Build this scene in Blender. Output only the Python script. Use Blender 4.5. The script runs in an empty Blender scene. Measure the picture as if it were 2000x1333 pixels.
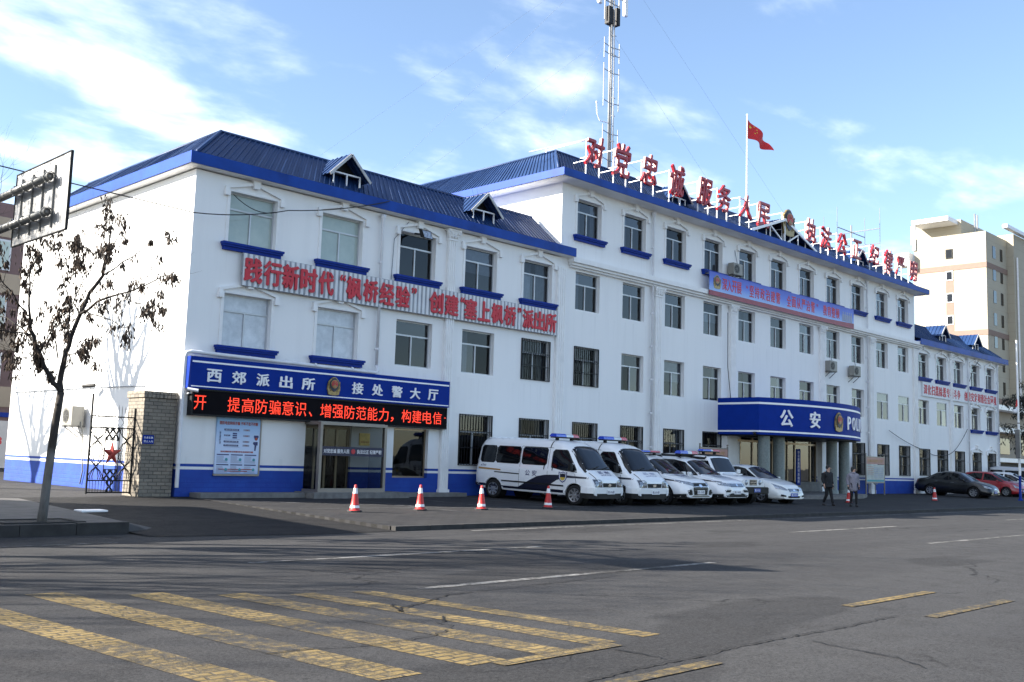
import bpy, bmesh, math, random
from mathutils import Vector, Matrix
from mathutils.bvhtree import BVHTree
random.seed(11)
C = bpy.context.scene.collection
R = math.radians
# ------------------------------------------------------------------ camera, sky, sun, exposure
def setup():
    sc = bpy.context.scene
    cd = bpy.data.cameras.new('camera'); cam = bpy.data.objects.new('camera', cd); C.objects.link(cam)
    cd.sensor_width = 36; cd.lens = 35.766; cd.clip_start = .1; cd.clip_end = 6000
    yaw, pit, rol = R(45.26), R(6.626), R(1.79)
    F = Vector((math.sin(yaw)*math.cos(pit), math.cos(yaw)*math.cos(pit), math.sin(pit)))
    R0 = Vector((math.cos(yaw), -math.sin(yaw), 0)); U0 = R0.cross(F)
    r = R0*math.cos(rol) + U0*math.sin(rol); u = -R0*math.sin(rol) + U0*math.cos(rol)
    m = Matrix((( r.x, u.x, -F.x, -13.808), (r.y, u.y, -F.y, -26.701), (r.z, u.z, -F.z, 1.33), (0, 0, 0, 1)))
    cam.matrix_world = m
    sc.camera = cam
    el, az = R(28.0), R(-56.0)                       # sun from behind left of the building
    w = bpy.data.worlds.new('World'); sc.world = w; w.use_nodes = True
    nt = w.node_tree; nd = nt.nodes; nd.clear()
    out = nd.new('ShaderNodeOutputWorld'); bg = nd.new('ShaderNodeBackground')
    sky = nd.new('ShaderNodeTexSky'); sky.sky_type = 'NISHITA'; sky.sun_disc = False
    sky.sun_elevation = el; sky.sun_rotation = az; sky.air_density = 1.0; sky.dust_density = .35; sky.ozone_density = 2.6
    tc = nd.new('ShaderNodeTexCoord'); sep = nd.new('ShaderNodeSeparateXYZ'); nt.links.new(tc.outputs['Generated'], sep.inputs[0])
    def mth(op, a, b=None, clamp=False):
        n = nd.new('ShaderNodeMath'); n.operation = op; n.use_clamp = clamp
        for i, v in enumerate((a, b)):
            if v is None: continue
            if isinstance(v, (int, float)): n.inputs[i].default_value = v
            else: nt.links.new(v, n.inputs[i])
        return n.outputs[0]
    zz = mth('ADD', mth('MAXIMUM', sep.outputs[2], 0.0), .16)
    cx = mth('DIVIDE', sep.outputs[0], zz); cy = mth('DIVIDE', sep.outputs[1], zz)
    comb = nd.new('ShaderNodeCombineXYZ'); nt.links.new(cx, comb.inputs[0]); nt.links.new(cy, comb.inputs[1])
    mp = nd.new('ShaderNodeMapping'); nt.links.new(comb.outputs[0], mp.inputs[0])
    mp.inputs['Rotation'].default_value = (0, 0, R(20)); mp.inputs['Scale'].default_value = (1.0, 1.45, 1); mp.inputs['Location'].default_value = (CLOUD[0], CLOUD[1], 0)
    n1 = nd.new('ShaderNodeTexNoise'); n1.inputs['Scale'].default_value = 2.7; n1.inputs['Detail'].default_value = 10; n1.inputs['Roughness'].default_value = .55; n1.inputs['Distortion'].default_value = .15
    n2 = nd.new('ShaderNodeTexNoise'); n2.inputs['Scale'].default_value = .9; n2.inputs['Detail'].default_value = 2
    nt.links.new(mp.outputs[0], n1.inputs['Vector']); nt.links.new(mp.outputs[0], n2.inputs['Vector'])
    # more cloud towards the sun side of the sky
    side = mth('ADD', mth('MULTIPLY', sep.outputs[0], -.55), mth('MULTIPLY', sep.outputs[1], .30))
    dens = mth('ADD', mth('ADD', n1.outputs[0], mth('MULTIPLY', n2.outputs[0], .55)), mth('MULTIPLY', side, .31))
    ramp = nd.new('ShaderNodeMapRange'); ramp.interpolation_type = 'SMOOTHSTEP'
    nt.links.new(dens, ramp.inputs[0]); ramp.inputs[1].default_value = .68; ramp.inputs[2].default_value = 1.20; ramp.inputs[3].default_value = .02; ramp.inputs[4].default_value = .95
    mix = nd.new('ShaderNodeMix'); mix.data_type = 'RGBA'
    nt.links.new(ramp.outputs[0], mix.inputs[0]); tint = nd.new('ShaderNodeMix'); tint.data_type = 'RGBA'; tint.blend_type = 'MULTIPLY'; tint.inputs[0].default_value = 1; tint.inputs[7].default_value = (1.0, .99, 1.0, 1); nt.links.new(sky.outputs[0], tint.inputs[6]); nt.links.new(tint.outputs[2], mix.inputs[6]); mix.inputs[7].default_value = (8.6, 9.0, 9.3, 1)
    nt.links.new(mix.outputs[2], bg.inputs[0]); bg.inputs[1].default_value = SKY; nt.links.new(bg.outputs[0], out.inputs[0])
    ld = bpy.data.lights.new('sun', 'SUN'); ld.energy = SUN; ld.angle = R(.53); ld.color = (1, .93, .82)
    lo = bpy.data.objects.new('sun', ld); C.objects.link(lo)
    d = Vector((math.sin(az)*math.cos(el), math.cos(az)*math.cos(el), math.sin(el)))
    lo.rotation_euler = d.to_track_quat('Z', 'Y').to_euler(); lo.location = (0, 0, 60)
    vs = sc.view_settings; vs.view_transform = 'Standard'; vs.look = 'None'; vs.exposure = EXPO; vs.gamma = 1
SKY, SUN, EXPO, CLOUD = .06, 3.9, 2.25, (0.3, 0.2)
setup()
# ------------------------------------------------------------------ materials
MATS = {}
class N:                                               # small node helper
    def __init__(s, name):
        s.m = bpy.data.materials.new(name); s.m.use_nodes = True; s.t = s.m.node_tree; s.b = s.t.nodes['Principled BSDF']; s.tc = None
        MATS[name] = s.m
    def new(s, ty): return s.t.nodes.new(ty)
    def link(s, a, b): s.t.links.new(a, b)
    def obj(s, scale=(1, 1, 1), rot=(0, 0, 0)):
        if not s.tc: s.tc = s.new('ShaderNodeTexCoord')
        mp = s.new('ShaderNodeMapping'); mp.inputs['Scale'].default_value = scale; mp.inputs['Rotation'].default_value = rot
        s.link(s.tc.outputs['Object'], mp.inputs[0]); return mp.outputs[0]
    def noise(s, scale=1, detail=4, rough=.55, vec=None):
        n = s.new('ShaderNodeTexNoise'); n.inputs['Scale'].default_value = scale; n.inputs['Detail'].default_value = detail; n.inputs['Roughness'].default_value = rough
        s.link(vec if vec is not None else s.obj(), n.inputs['Vector']); return n.outputs[0]
    def ramp(s, fac, stops, interp='LINEAR'):
        n = s.new('ShaderNodeValToRGB'); n.color_ramp.interpolation = interp
        e = n.color_ramp.elements
        while len(e) < len(stops): e.new(.5)
        for i, (p, c) in enumerate(stops):
            e[i].position = p; e[i].color = (*c, 1) if len(c) == 3 else c
        s.link(fac, n.inputs[0]); return n.outputs[0]
    def rng(s, fac, a, b, c=0, d=1):
        n = s.new('ShaderNodeMapRange'); s.link(fac, n.inputs[0])
        for i, v in enumerate((a, b, c, d)): n.inputs[i+1].default_value = v
        return n.outputs[0]
    def mix(s, fac, a, b, mode='MIX'):
        n = s.new('ShaderNodeMix'); n.data_type = 'RGBA'; n.blend_type = mode
        for i, v in ((0, fac), (6, a), (7, b)):
            if isinstance(v, (int, float)): n.inputs[i].default_value = v
            elif isinstance(v, tuple): n.inputs[i].default_value = (*v, 1) if len(v) == 3 else v
            else: s.link(v, n.inputs[i])
        return n.outputs[2]
    def math(s, op, a, b=0.0):
        n = s.new('ShaderNodeMath'); n.operation = op
        for i, v in enumerate((a, b)):
            if isinstance(v, (int, float)): n.inputs[i].default_value = v
            else: s.link(v, n.inputs[i])
        return n.outputs[0]
    def col(s, v):
        if isinstance(v, tuple): s.b.inputs['Base Color'].default_value = (*v, 1)
        else: s.link(v, s.b.inputs['Base Color'])
        return s
    def set(s, **k):
        for a, v in k.items():
            nm = {'rough': 'Roughness', 'metal': 'Metallic', 'coat': 'Coat Weight', 'spec': 'Specular IOR Level', 'coatr': 'Coat Roughness'}[a]
            if isinstance(v, (int, float)): s.b.inputs[nm].default_value = v
            else: s.link(v, s.b.inputs[nm])
        return s
    def bump(s, h, strength=.3, dist=.02):
        n = s.new('ShaderNodeBump'); n.inputs['Strength'].default_value = strength; n.inputs['Distance'].default_value = dist
        s.link(h, n.inputs['Height']); s.link(n.outputs[0], s.b.inputs['Normal']); return s
def simple(name, col, rough=.5, metal=0, coat=0, var=.12, scale=3.0, bump=0, spec=.5):
    n = N(name); f = n.noise(scale, 5)
    a = tuple(c*(1-var) for c in col); b = tuple(min(1, c*(1+var)) for c in col)
    n.col(n.ramp(f, [(.3, a), (.7, b)])).set(rough=rough, metal=metal, coat=coat, spec=spec)
    if coat: n.set(coatr=.05)
    if bump: n.bump(n.noise(scale*12, 4), bump, .01)
    return n.m
def wallpaint(name, plinth):
    n = N(name)
    st = n.noise(1.0, 6, .6, n.obj((2.2, 2.2, .16))); big = n.noise(.22, 4)
    c = n.mix(n.rng(st, .50, .76, 0, .28), (.80, .80, .795), (.62, .62, .62))
    c = n.mix(n.rng(big, .45, .75, 0, .35), c, (.72, .725, .73))
    sp = n.new('ShaderNodeSeparateXYZ'); n.link(n.obj(), sp.inputs[0]); z = sp.outputs[2]
    fz = n.math('FRACT', n.math('DIVIDE', n.math('SUBTRACT', z, 1.12), 3.06)); run = n.noise(1.0, 5, .65, n.obj((5.5, 5.5, .12)))
    c = n.mix(n.math('MULTIPLY', n.rng(fz, .55, .98, 0, 1), n.rng(run, .54, .72, 0, .36)), c, (.56, .56, .555))
    grime = n.math('MULTIPLY', n.rng(z, 2.0, .9, 0, .40), n.noise(2.2, 6, .65))
    c = n.mix(grime, c, (.5, .48, .45))
    h = n.noise(9, 6, .6); h = n.math('MULTIPLY', h, .35)
    if plinth:
        blue = n.mix(n.rng(n.noise(1.6, 5), .4, .7), (.003, .038, .28), (.006, .058, .34))
        br = n.new('ShaderNodeTexBrick'); br.inputs['Scale'].default_value = 1; br.inputs['Brick Width'].default_value = .34; br.inputs['Row Height'].default_value = .13; br.inputs['Mortar Size'].default_value = .012; br.inputs['Mortar Smooth'].default_value = .4
        cb = n.new('ShaderNodeCombineXYZ'); n.link(n.math('ADD', sp.outputs[0], sp.outputs[1]), cb.inputs[0]); n.link(z, cb.inputs[1]); n.link(cb.outputs[0], br.inputs['Vector'])
        inb = n.math('LESS_THAN', z, .52)
        mort = n.math('MULTIPLY', inb, br.outputs['Fac'])
        rough = n.math('MULTIPLY', n.noise(7, 5), n.math('MULTIPLY', inb, 1.0))
        blue = n.mix(n.math('MULTIPLY', mort, .55), blue, (.004, .03, .26))
        pat = n.ramp(n.math('MULTIPLY', z, .5), [(0, (1, 1, 1)), (.380, (0, 0, 0)), (.420, (1, 1, 1)), (.460, (0, 0, 0))], 'CONSTANT')
        c = n.mix(pat, c, blue)
        h = n.math('ADD', h, n.math('SUBTRACT', n.math('MULTIPLY', rough, 1.0), n.math('MULTIPLY', mort, 1.4)))
    n.col(c).set(rough=.72).bump(h, .35, .02)
    return n.m
W_STRIPE = wallpaint('white wall paint over blue plinth', True)
W_WHITE = wallpaint('white wall paint', False)
TRIM = simple('white plaster trim', (.78, .78, .775), .7, var=.05, bump=.15)
BLUE = simple('blue eave paint', (.003, .046, .28), .5, var=.25, scale=1.2, spec=.2)
SILLBLUE = simple('blue sill paint', (.002, .026, .23), .6, var=.15, spec=.2)
def metalroof():
    n = N('blue corrugated roof sheet')
    f = n.noise(.9, 6, .6, n.obj((1.0, .35, .35)))
    c = n.ramp(f, [(.3, (.008, .028, .090)), (.55, (.012, .038, .118)), (.75, (.030, .056, .13))])
    n.col(c).set(rough=.5, metal=.05, spec=.3); return n.m
ROOF = metalroof()
ALU = simple('aluminium window frame', (.46, .48, .50), .45, .4, var=.08)
STEEL = simple('brushed steel', (.22, .20, .18), .4, .35, var=.08)
BRONZE = simple('bronze door frame', (.27, .215, .155), .35, .7, var=.1)
BLACKIRON = simple('black iron paint', (.010, .010, .011), .55, spec=.25)
PIPE = simple('white plastic pipe', (.66, .67, .70), .45, var=.08)
DARKROOM = simple('dark room interior', (.028, .032, .038), .9, var=.4, scale=.8)
SIGNBLUE = simple('sign board blue', (.002, .026, .235), .6, var=.06, spec=.1)
SIGNWHITE = simple('sign letter white', (.82, .82, .84), .4, var=.02)
SIGNRED = simple('sign letter red', (.50, .012, .03), .5, var=.08)
ROOFRED = simple('rooftop letter red', (.33, .014, .024), .45, var=.25, scale=4)
GOLD = simple('emblem gold', (.25, .18, .075), .4, .5, var=.3, scale=18)
EMBLUE = simple('emblem dark blue', (.010, .010, .038), .5)
EMRED = simple('emblem red', (.42, .02, .03), .5)
FRAMEWHITE = simple('white steel tube', (.8, .8, .8), .4, var=.06)
BANNERWHITE = simple('white corrugated sign sheet', (.62, .64, .67), .5, var=.05)
BANNERGREY = simple('grey sign sheet behind the slats', (.26, .28, .32), .5, var=.1)
def glass(name, tint, boost=.05, rough=.015):
    n = N(name); t = n.t; t.nodes.remove(n.b)
    tr = n.new('ShaderNodeBsdfTransparent'); tr.inputs[0].default_value = (*tint, 1)
    gl = n.new('ShaderNodeBsdfGlossy'); gl.inputs['Roughness'].default_value = rough; gl.inputs[0].default_value = (.95, .97, 1, 1)
    fr = n.new('ShaderNodeLayerWeight'); fr.inputs[0].default_value = .5; fc = n.math('POWER', fr.outputs['Facing'], 4.5)
    bp = n.new('ShaderNodeBump'); bp.inputs['Strength'].default_value = .06; bp.inputs['Distance'].default_value = .02
    n.link(n.noise(1.1, 2), bp.inputs['Height']); n.link(bp.outputs[0], gl.inputs['Normal'])
    oi = n.new('ShaderNodeObjectInfo'); ad = n.math('ADD', fc, n.rng(oi.outputs['Random'], 0, 1, boost*.4, boost*2.0))
    n.link(n.mix(oi.outputs['Random'], tuple(x*.6 for x in tint), tuple(min(1, x*1.25) for x in tint)), tr.inputs[0])
    mx = n.new('ShaderNodeMixShader'); n.link(ad, mx.inputs[0]); n.link(tr.outputs[0], mx.inputs[1]); n.link(gl.outputs[0], mx.inputs[2])
    n.link(mx.outputs[0], t.nodes['Material Output'].inputs[0]); return n.m
GLASS = glass('window glass', (.36, .40, .44), .035)
GLASSCLEAR = glass('clear entrance glass', (.50, .52, .52), .004)
def filmglass(name, a, b, rough, coat):
    n = N(name); f = n.noise(2.2, 8, .7); n.col(n.ramp(f, [(.35, a), (.65, b)])).set(rough=rough, coat=coat, coatr=.03); return n.m
FROST = filmglass('frosted film glass', (.42, .46, .50), (.62, .66, .70), .5, .5)
GREENCURT = filmglass('pale green blind behind glass', (.30, .37, .34), (.36, .43, .39), .6, .9)
CURTAIN = simple('grey curtain cloth', (.34, .35, .38), .9, var=.12, scale=6)
CARGLASS = N('dark car glass').col((.004, .005, .007)).set(rough=.04, spec=.45, coat=0).m
def carpaint(name, col, coat=.8, rough=.35, dirt=.10):
    n = N(name); f = n.noise(1.7, 6, .62); g = n.noise(14, 4)
    dr = n.math('MULTIPLY', n.rng(f, .45, .75, 0, dirt*2), g)
    n.col(n.mix(dr, col, tuple(.55*c+.08 for c in col))).set(rough=rough, coat=coat, coatr=.06); return n.m
CARWHITE = carpaint('white car paint', (.76, .78, .80))
CARPEARL = carpaint('pearl white car paint', (.72, .75, .74))
CARBLACK = carpaint('black car paint', (.003, .0035, .005), .35, .3, .02)
CARRED = carpaint('red car paint', (.30, .008, .016))
CARSILVER = carpaint('silver car paint', (.50, .52, .55))
NAVY = simple('navy police stripe', (.005, .007, .022), .4, coat=.2, var=.05)
PLASTIC = simple('black plastic', (.010, .010, .011), .6, spec=.3)
TYRE = simple('tyre rubber', (.007, .007, .008), .9, var=.2, scale=12)
RIM = simple('alloy wheel', (.36, .37, .39), .32, .75, var=.06)
CHROME = simple('chrome trim', (.75, .76, .78), .15, .95, var=.02)
LAMPGLASS = simple('headlamp lens', (.30, .33, .37), .12, .3, .8, var=.6, scale=14)
LAMPDARK = simple('headlamp bowl', (.10, .11, .13), .2, .5, 1.0, var=.4, scale=9)
PLATEWHITE = simple('white number plate', (.75, .76, .78), .4)
PLATEBLUE = simple('blue number plate', (.02, .07, .38), .4)
LBLUE = simple('beacon lens blue', (.015, .06, .48), .15, 0, .8)
LRED = simple('beacon lens red', (.45, .015, .03), .15, 0, .8)
LCLEAR = simple('beacon lens clear', (.50, .54, .56), .2, 0, .8)
GOLDMET = simple('badge yellow', (.55, .40, .06), .4, .3)
TAIL = simple('tail lamp red', (.25, .01, .012), .2, 0, .8)
ORANGE = simple('amber stripe', (.40, .22, .07), .4)
CONE = simple('red cone plastic', (.46, .022, .02), .5, var=.12, scale=5)
CONEWHITE = simple('reflective white band', (.8, .8, .82), .4)
CONEBASE = simple('black rubber base', (.03, .03, .032), .8)
SKIN = simple('skin', (.45, .27, .20), .55, var=.06)
HAIR = simple('black hair', (.012, .011, .011), .6)
COATBLACK = simple('black jacket cloth', (.006, .007, .010), .8, var=.3, scale=8)
COATGREY = simple('grey quilted coat cloth', (.22, .21, .25), .8, var=.25, scale=22, bump=.3)
TROUSER = simple('black trouser cloth', (.005, .005, .007), .85)
SHOE = simple('dark shoe leather', (.018, .014, .014), .4)
GLOVE = simple('black glove', (.012, .012, .014), .7)
BARK = simple('grey brown bark', (.062, .052, .045), .9, var=.45, scale=9, bump=.8)
def trunkbark():
    n = N('street tree bark with limewashed foot'); sp = n.new('ShaderNodeSeparateXYZ'); n.link(n.obj(), sp.inputs[0]); f = n.noise(9, 6, .7, n.obj((1, 1, .25)))
    z = n.math('ADD', sp.outputs[2], n.math('MULTIPLY', n.noise(3, 4), .25)); w = n.rng(z, 1.30, 1.42, 1, 0)
    dark = n.ramp(f, [(.3, (.018, .015, .013)), (.7, (.055, .045, .038))]); pale = n.ramp(f, [(.3, (.10, .096, .092)), (.7, (.20, .19, .18))])
    n.col(n.mix(w, dark, pale)).set(rough=.9).bump(f, .9, .02); return n.m
TRUNK = trunkbark()
BARKDARK = simple('dark twig bark', (.020, .016, .014), .9, var=.3, scale=6)
LEAFDRY = simple('dry brown leaf', (.062, .040, .026), .8, var=.5, scale=7)
LEAFDARK = simple('dark drooping leaf', (.022, .026, .022), .8, var=.4, scale=5)
GALV = simple('galvanised steel', (.17, .17, .165), .45, .5, var=.18, scale=2)
SIGNBACK = simple('weathered sign back', (.38, .375, .37), .5, .3, var=.25, scale=2.5)
GRANITE = simple('grey granite cladding', (.16, .19, .185), .5, var=.2, scale=14)
STONE = simple('pale step stone', (.15, .147, .142), .8, var=.25, scale=5, bump=.3)
KERBSTONE = simple('kerb stone', (.028, .027, .027), .85, var=.35, scale=4, bump=.5)
SOIL = simple('tree pit soil', (.04, .035, .03), .95, var=.4, scale=9, bump=.6)
ACWHITE = simple('air conditioner casing', (.24, .235, .21), .5, var=.08)
WIRE = simple('black cable', (.02, .02, .022), .6)
WIREGREY = simple('grey cable', (.17, .19, .22), .6)
MASTGREY = simple('mast steel', (.24, .25, .26), .45, .4, var=.2, scale=1.5)
BOARDPAPER = simple('faded notice paper', (.40, .43, .40), .6, var=.2, scale=3)
BOARDRED = simple('faded notice header', (.42, .24, .20), .6, var=.12)
BRASS = simple('brass plaque', (.50, .36, .12), .35, .6, var=.25, scale=7)
def asphalt(name, a, b, patch, scale=1.0):
    n = N(name)
    f = n.noise(.16, 5, .6, n.obj((.35, 1, 1))); g = n.noise(75, 3, .75); g2 = n.noise(26, 4, .7); m = n.noise(2.5, 6, .65); tr = n.noise(1, 4, .5, n.obj((.05, 1.1, 1))); pt = n.noise(.5, 3, .4, n.obj((.3, .8, 1)))
    c = n.mix(n.rng(f, .35, .7), a, b)
    c = n.mix(n.rng(tr, .45, .7, 0, .5), c, patch)
    c = n.mix(n.rng(pt, .60, .63, 0, .55), c, tuple(x*.6 for x in a))
    c = n.mix(n.rng(m, .5, .8, 0, .5), c, tuple(x*.55 for x in a))
    gg = n.math('ADD', n.math('MULTIPLY', g, .6), n.math('MULTIPLY', g2, .4))
    c = n.mix(n.rng(gg, .36, .50, 1, 0), c, n.mix(.75, c, (.004, .004, .0045)))
    c = n.mix(n.rng(gg, .53, .66, 0, .8), c, n.mix(.35, c, (.16, .155, .15)))
    vo = n.new('ShaderNodeTexVoronoi'); vo.feature = 'DISTANCE_TO_EDGE'; vo.inputs['Scale'].default_value = .16
    nz = n.new('ShaderNodeTexNoise'); nz.inputs['Scale'].default_value = .8; nz.inputs['Detail'].default_value = 6; n.link(n.obj(), nz.inputs['Vector'])
    wv = n.new('ShaderNodeVectorMath'); wv.operation = 'MULTIPLY_ADD'; n.link(nz.outputs['Color'], wv.inputs[0]); wv.inputs[1].default_value = (2, 2, 0); n.link(n.obj((.6, 1.2, 0)), wv.inputs[2]); n.link(wv.outputs[0], vo.inputs['Vector'])
    cr = n.math('MULTIPLY', n.rng(vo.outputs[0], .0015, .0045, 1, 0), n.rng(n.noise(.22, 3), .50, .56))
    c = n.mix(n.math('MULTIPLY', cr, .7), c, (.006, .006, .0065))
    n.col(c).set(rough=n.rng(m, .3, .7, .8, .95), spec=.12).bump(gg, .8, .012); return n.m
ASPHALT = asphalt('worn road asphalt', (.0430, .0425, .0440), (.056, .0555, .0568), (.065, .0645, .0652))
ASPHDARK = asphalt('newer dark asphalt', (.020, .020, .0205), (.026, .0255, .026), (.033, .032, .032))
def pavers():
    n = N('grey apron pavers')
    br = n.new('ShaderNodeTexBrick'); br.inputs['Scale'].default_value = 1; br.inputs['Brick Width'].default_value = .4; br.inputs['Row Height'].default_value = .2; br.inputs['Mortar Size'].default_value = .012; br.inputs['Bias'].default_value = .1
    br.inputs['Color1'].default_value = (.038, .038, .040, 1); br.inputs['Color2'].default_value = (.027, .027, .030, 1); br.inputs['Mortar'].default_value = (.014, .014, .014, 1)
    n.link(n.obj(), br.inputs['Vector']); f = n.noise(.5, 6, .65); m = n.noise(4, 5)
    c = n.mix(n.rng(f, .4, .7, 0, .6), br.outputs[0], (.050, .048, .046)); c = n.mix(n.rng(m, .5, .8, 0, .5), c, (.018, .018, .019))
    n.col(c).set(rough=.9, spec=.15).bump(n.math('SUBTRACT', m, br.outputs['Fac']), .4, .01); return n.m
PAVER = pavers()
WALKSTONE = simple('pavement concrete', (.066, .063, .061), .85, var=.35, scale=2.2, bump=.4)
GROUND = simple('dusty ground', (.07, .066, .06), .95, var=.3, scale=.3)
def worn(name, col, under, wear, sc=7.0, bumps=False):
    n = N(name); f = n.noise(sc, 7, .72); g = n.noise(.9, 5, .6, n.obj((1, .55, 1))); gr = n.noise(70, 4, .75); tk = n.noise(1, 3, .5, n.obj((.06, 1.3, 1)))
    t = n.math('ADD', n.math('ADD', n.math('MULTIPLY', f, .45), n.math('MULTIPLY', g, .35)), n.math('ADD', n.math('MULTIPLY', gr, .25), n.math('MULTIPLY', tk, .25)))
    w = n.rng(t, wear-.05, wear+.06)
    un = n.mix(n.rng(gr, .38, .6), n.mix(.6, under, (.005, .005, .0055)), n.mix(.25, under, (.14, .135, .13)))
    if bumps:
        br = n.new('ShaderNodeTexBrick'); br.inputs['Scale'].default_value = 1; br.inputs['Brick Width'].default_value = .22; br.inputs['Row Height'].default_value = .11; br.inputs['Mortar Size'].default_value = .022; br.inputs['Mortar Smooth'].default_value = .6
        wp = n.new('ShaderNodeVectorMath'); wp.operation = 'MULTIPLY_ADD'; nz = n.new('ShaderNodeTexNoise'); nz.inputs['Scale'].default_value = 3; n.link(n.obj(), nz.inputs['Vector']); n.link(nz.outputs['Color'], wp.inputs[0]); wp.inputs[1].default_value = (.12, .12, 0); n.link(n.obj(), wp.inputs[2]); n.link(wp.outputs[0], br.inputs['Vector'])
        w = n.math('MAXIMUM', w, n.math('MULTIPLY', br.outputs['Fac'], .75))
        cc = n.mix(n.rng(n.noise(2, 5), .35, .7), col, tuple(x*.7 for x in col)); n.bump(n.math('SUBTRACT', n.math('MULTIPLY', gr, .8), w), .8, .015)
    else:
        cc = n.mix(n.rng(gr, .3, .8, 0, .35), col, tuple(x*.55 for x in col)); n.bump(gr, .4, .006)
    n.col(n.mix(w, cc, un)).set(rough=.8, spec=.15); return n.m
YELLOW = worn('worn yellow road paint', (.250, .182, .078), (.044, .043, .0425), .655, 9, True)
WHITELINE = worn('worn white road paint', (.24, .235, .225), (.044, .042, .040), .66, 8)
FAINTLINE = worn('faint white bay paint', (.13, .13, .135), (.032, .032, .033), .64, 5)
CRACKTAR = simple('dark tar sealed crack', (.016, .016, .0165), .8, var=.3, spec=.2)
def brick():
    n = N('grey brick'); br = n.new('ShaderNodeTexBrick'); br.inputs['Scale'].default_value = 1; br.inputs['Brick Width'].default_value = .25; br.inputs['Row Height'].default_value = .10; br.inputs['Mortar Size'].default_value = .012; br.inputs['Mortar Smooth'].default_value = .3
    br.inputs['Color1'].default_value = (.23, .20, .16, 1); br.inputs['Color2'].default_value = (.155, .138, .115, 1); br.inputs['Mortar'].default_value = (.075, .068, .06, 1)
    sp = n.new('ShaderNodeSeparateXYZ'); n.link(n.obj(), sp.inputs[0]); cb = n.new('ShaderNodeCombineXYZ'); n.link(n.math('ADD', sp.outputs[0], sp.outputs[1]), cb.inputs[0]); n.link(sp.outputs[2], cb.inputs[1]); n.link(cb.outputs[0], br.inputs['Vector'])
    m = n.noise(3, 6); c = n.mix(n.rng(m, .35, .75, 0, .5), br.outputs[0], (.27, .235, .185))
    n.col(c).set(rough=.85).bump(n.math('SUBTRACT', n.noise(14, 5), br.outputs['Fac']), .8, .02); return n.m
BRICK = brick()
def ledmat():
    n = N('red LED dots'); n.b.inputs['Base Color'].default_value = (.15, .01, .005, 1)
    sp = n.new('ShaderNodeSeparateXYZ'); n.link(n.obj((25, 25, 25)), sp.inputs[0])
    def dot(o): return n.math('ABSOLUTE', n.math('SUBTRACT', n.math('FRACT', o), .5))
    d = n.math('MAXIMUM', dot(sp.outputs[0]), dot(sp.outputs[2])); e = n.rng(d, .30, .44, 1, .12)
    n.b.inputs['Emission Color'].default_value = (1, .045, .012, 1); n.link(n.math('MULTIPLY', e, .55), n.b.inputs['Emission Strength']); return n.m
LED = ledmat()
LEDPANEL = simple('black LED panel', (.005, .004, .006), .8, var=.3, spec=.1)
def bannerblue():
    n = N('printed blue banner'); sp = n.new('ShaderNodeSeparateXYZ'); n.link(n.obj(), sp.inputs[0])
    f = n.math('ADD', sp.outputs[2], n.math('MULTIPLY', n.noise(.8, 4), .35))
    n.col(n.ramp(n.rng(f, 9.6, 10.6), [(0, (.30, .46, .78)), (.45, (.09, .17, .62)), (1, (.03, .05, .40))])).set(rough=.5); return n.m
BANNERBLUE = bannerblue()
BANNERRED = simple('printed red banner band', (.26, .035, .06), .5, var=.15)
def towermat(name, a, line):
    n = N(name); sp = n.new('ShaderNodeSeparateXYZ'); n.link(n.obj(), sp.inputs[0])
    fz = n.math('FRACT', n.math('MULTIPLY', sp.outputs[2], .8)); l = n.math('LESS_THAN', fz, .035)
    c = n.mix(n.rng(n.noise(.25, 4), .35, .7), a, tuple(x*.9 for x in a))
    n.col(n.mix(n.math('MULTIPLY', l, .5), c, line)).set(rough=.8); return n.m
TOWER = towermat('cream tower render', (.36, .33, .26), (.24, .2, .16))
TOWERBAND = simple('pinkish tower band', (.19, .13, .105), .8, var=.06)
BROWNWALL = simple('brown facade render', (.13, .085, .085), .8, var=.12, scale=1)
CREAM = simple('cream render', (.30, .25, .19), .8, var=.1, scale=.5)
SHUTTER = simple('white roller shutter', (.45, .45, .45), .5, var=.06)
FLAGRED = simple('red flag cloth', (.55, .015, .02), .7, var=.08)
FLAGGOLD = simple('yellow flag star', (.75, .55, .05), .6)
STARRED = simple('red star paint', (.36, .045, .035), .5, var=.25, scale=6)
POSTER = N('poster sheet light blue'); _p = POSTER; _s = _p.new('ShaderNodeSeparateXYZ'); _p.link(_p.obj(), _s.inputs[0]); POSTER = _p.col(_p.ramp(_p.rng(_s.outputs[2], .6, 2.3), [(0, (.20, .36, .68)), (.12, (.50, .60, .78)), (.55, (.52, .62, .80)), (1, (.20, .40, .66))])).set(rough=.45).m
INK = simple('poster ink navy', (.03, .035, .13), .6)
INKRED = simple('poster ink red brown', (.35, .06, .03), .6)
INKGREY = simple('poster ink grey', (.28, .31, .42), .6)
INKTEAL = simple('poster ink teal', (.06, .28, .33), .6)
INKWHITE = simple('poster paper white', (.66, .69, .78), .6)
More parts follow.
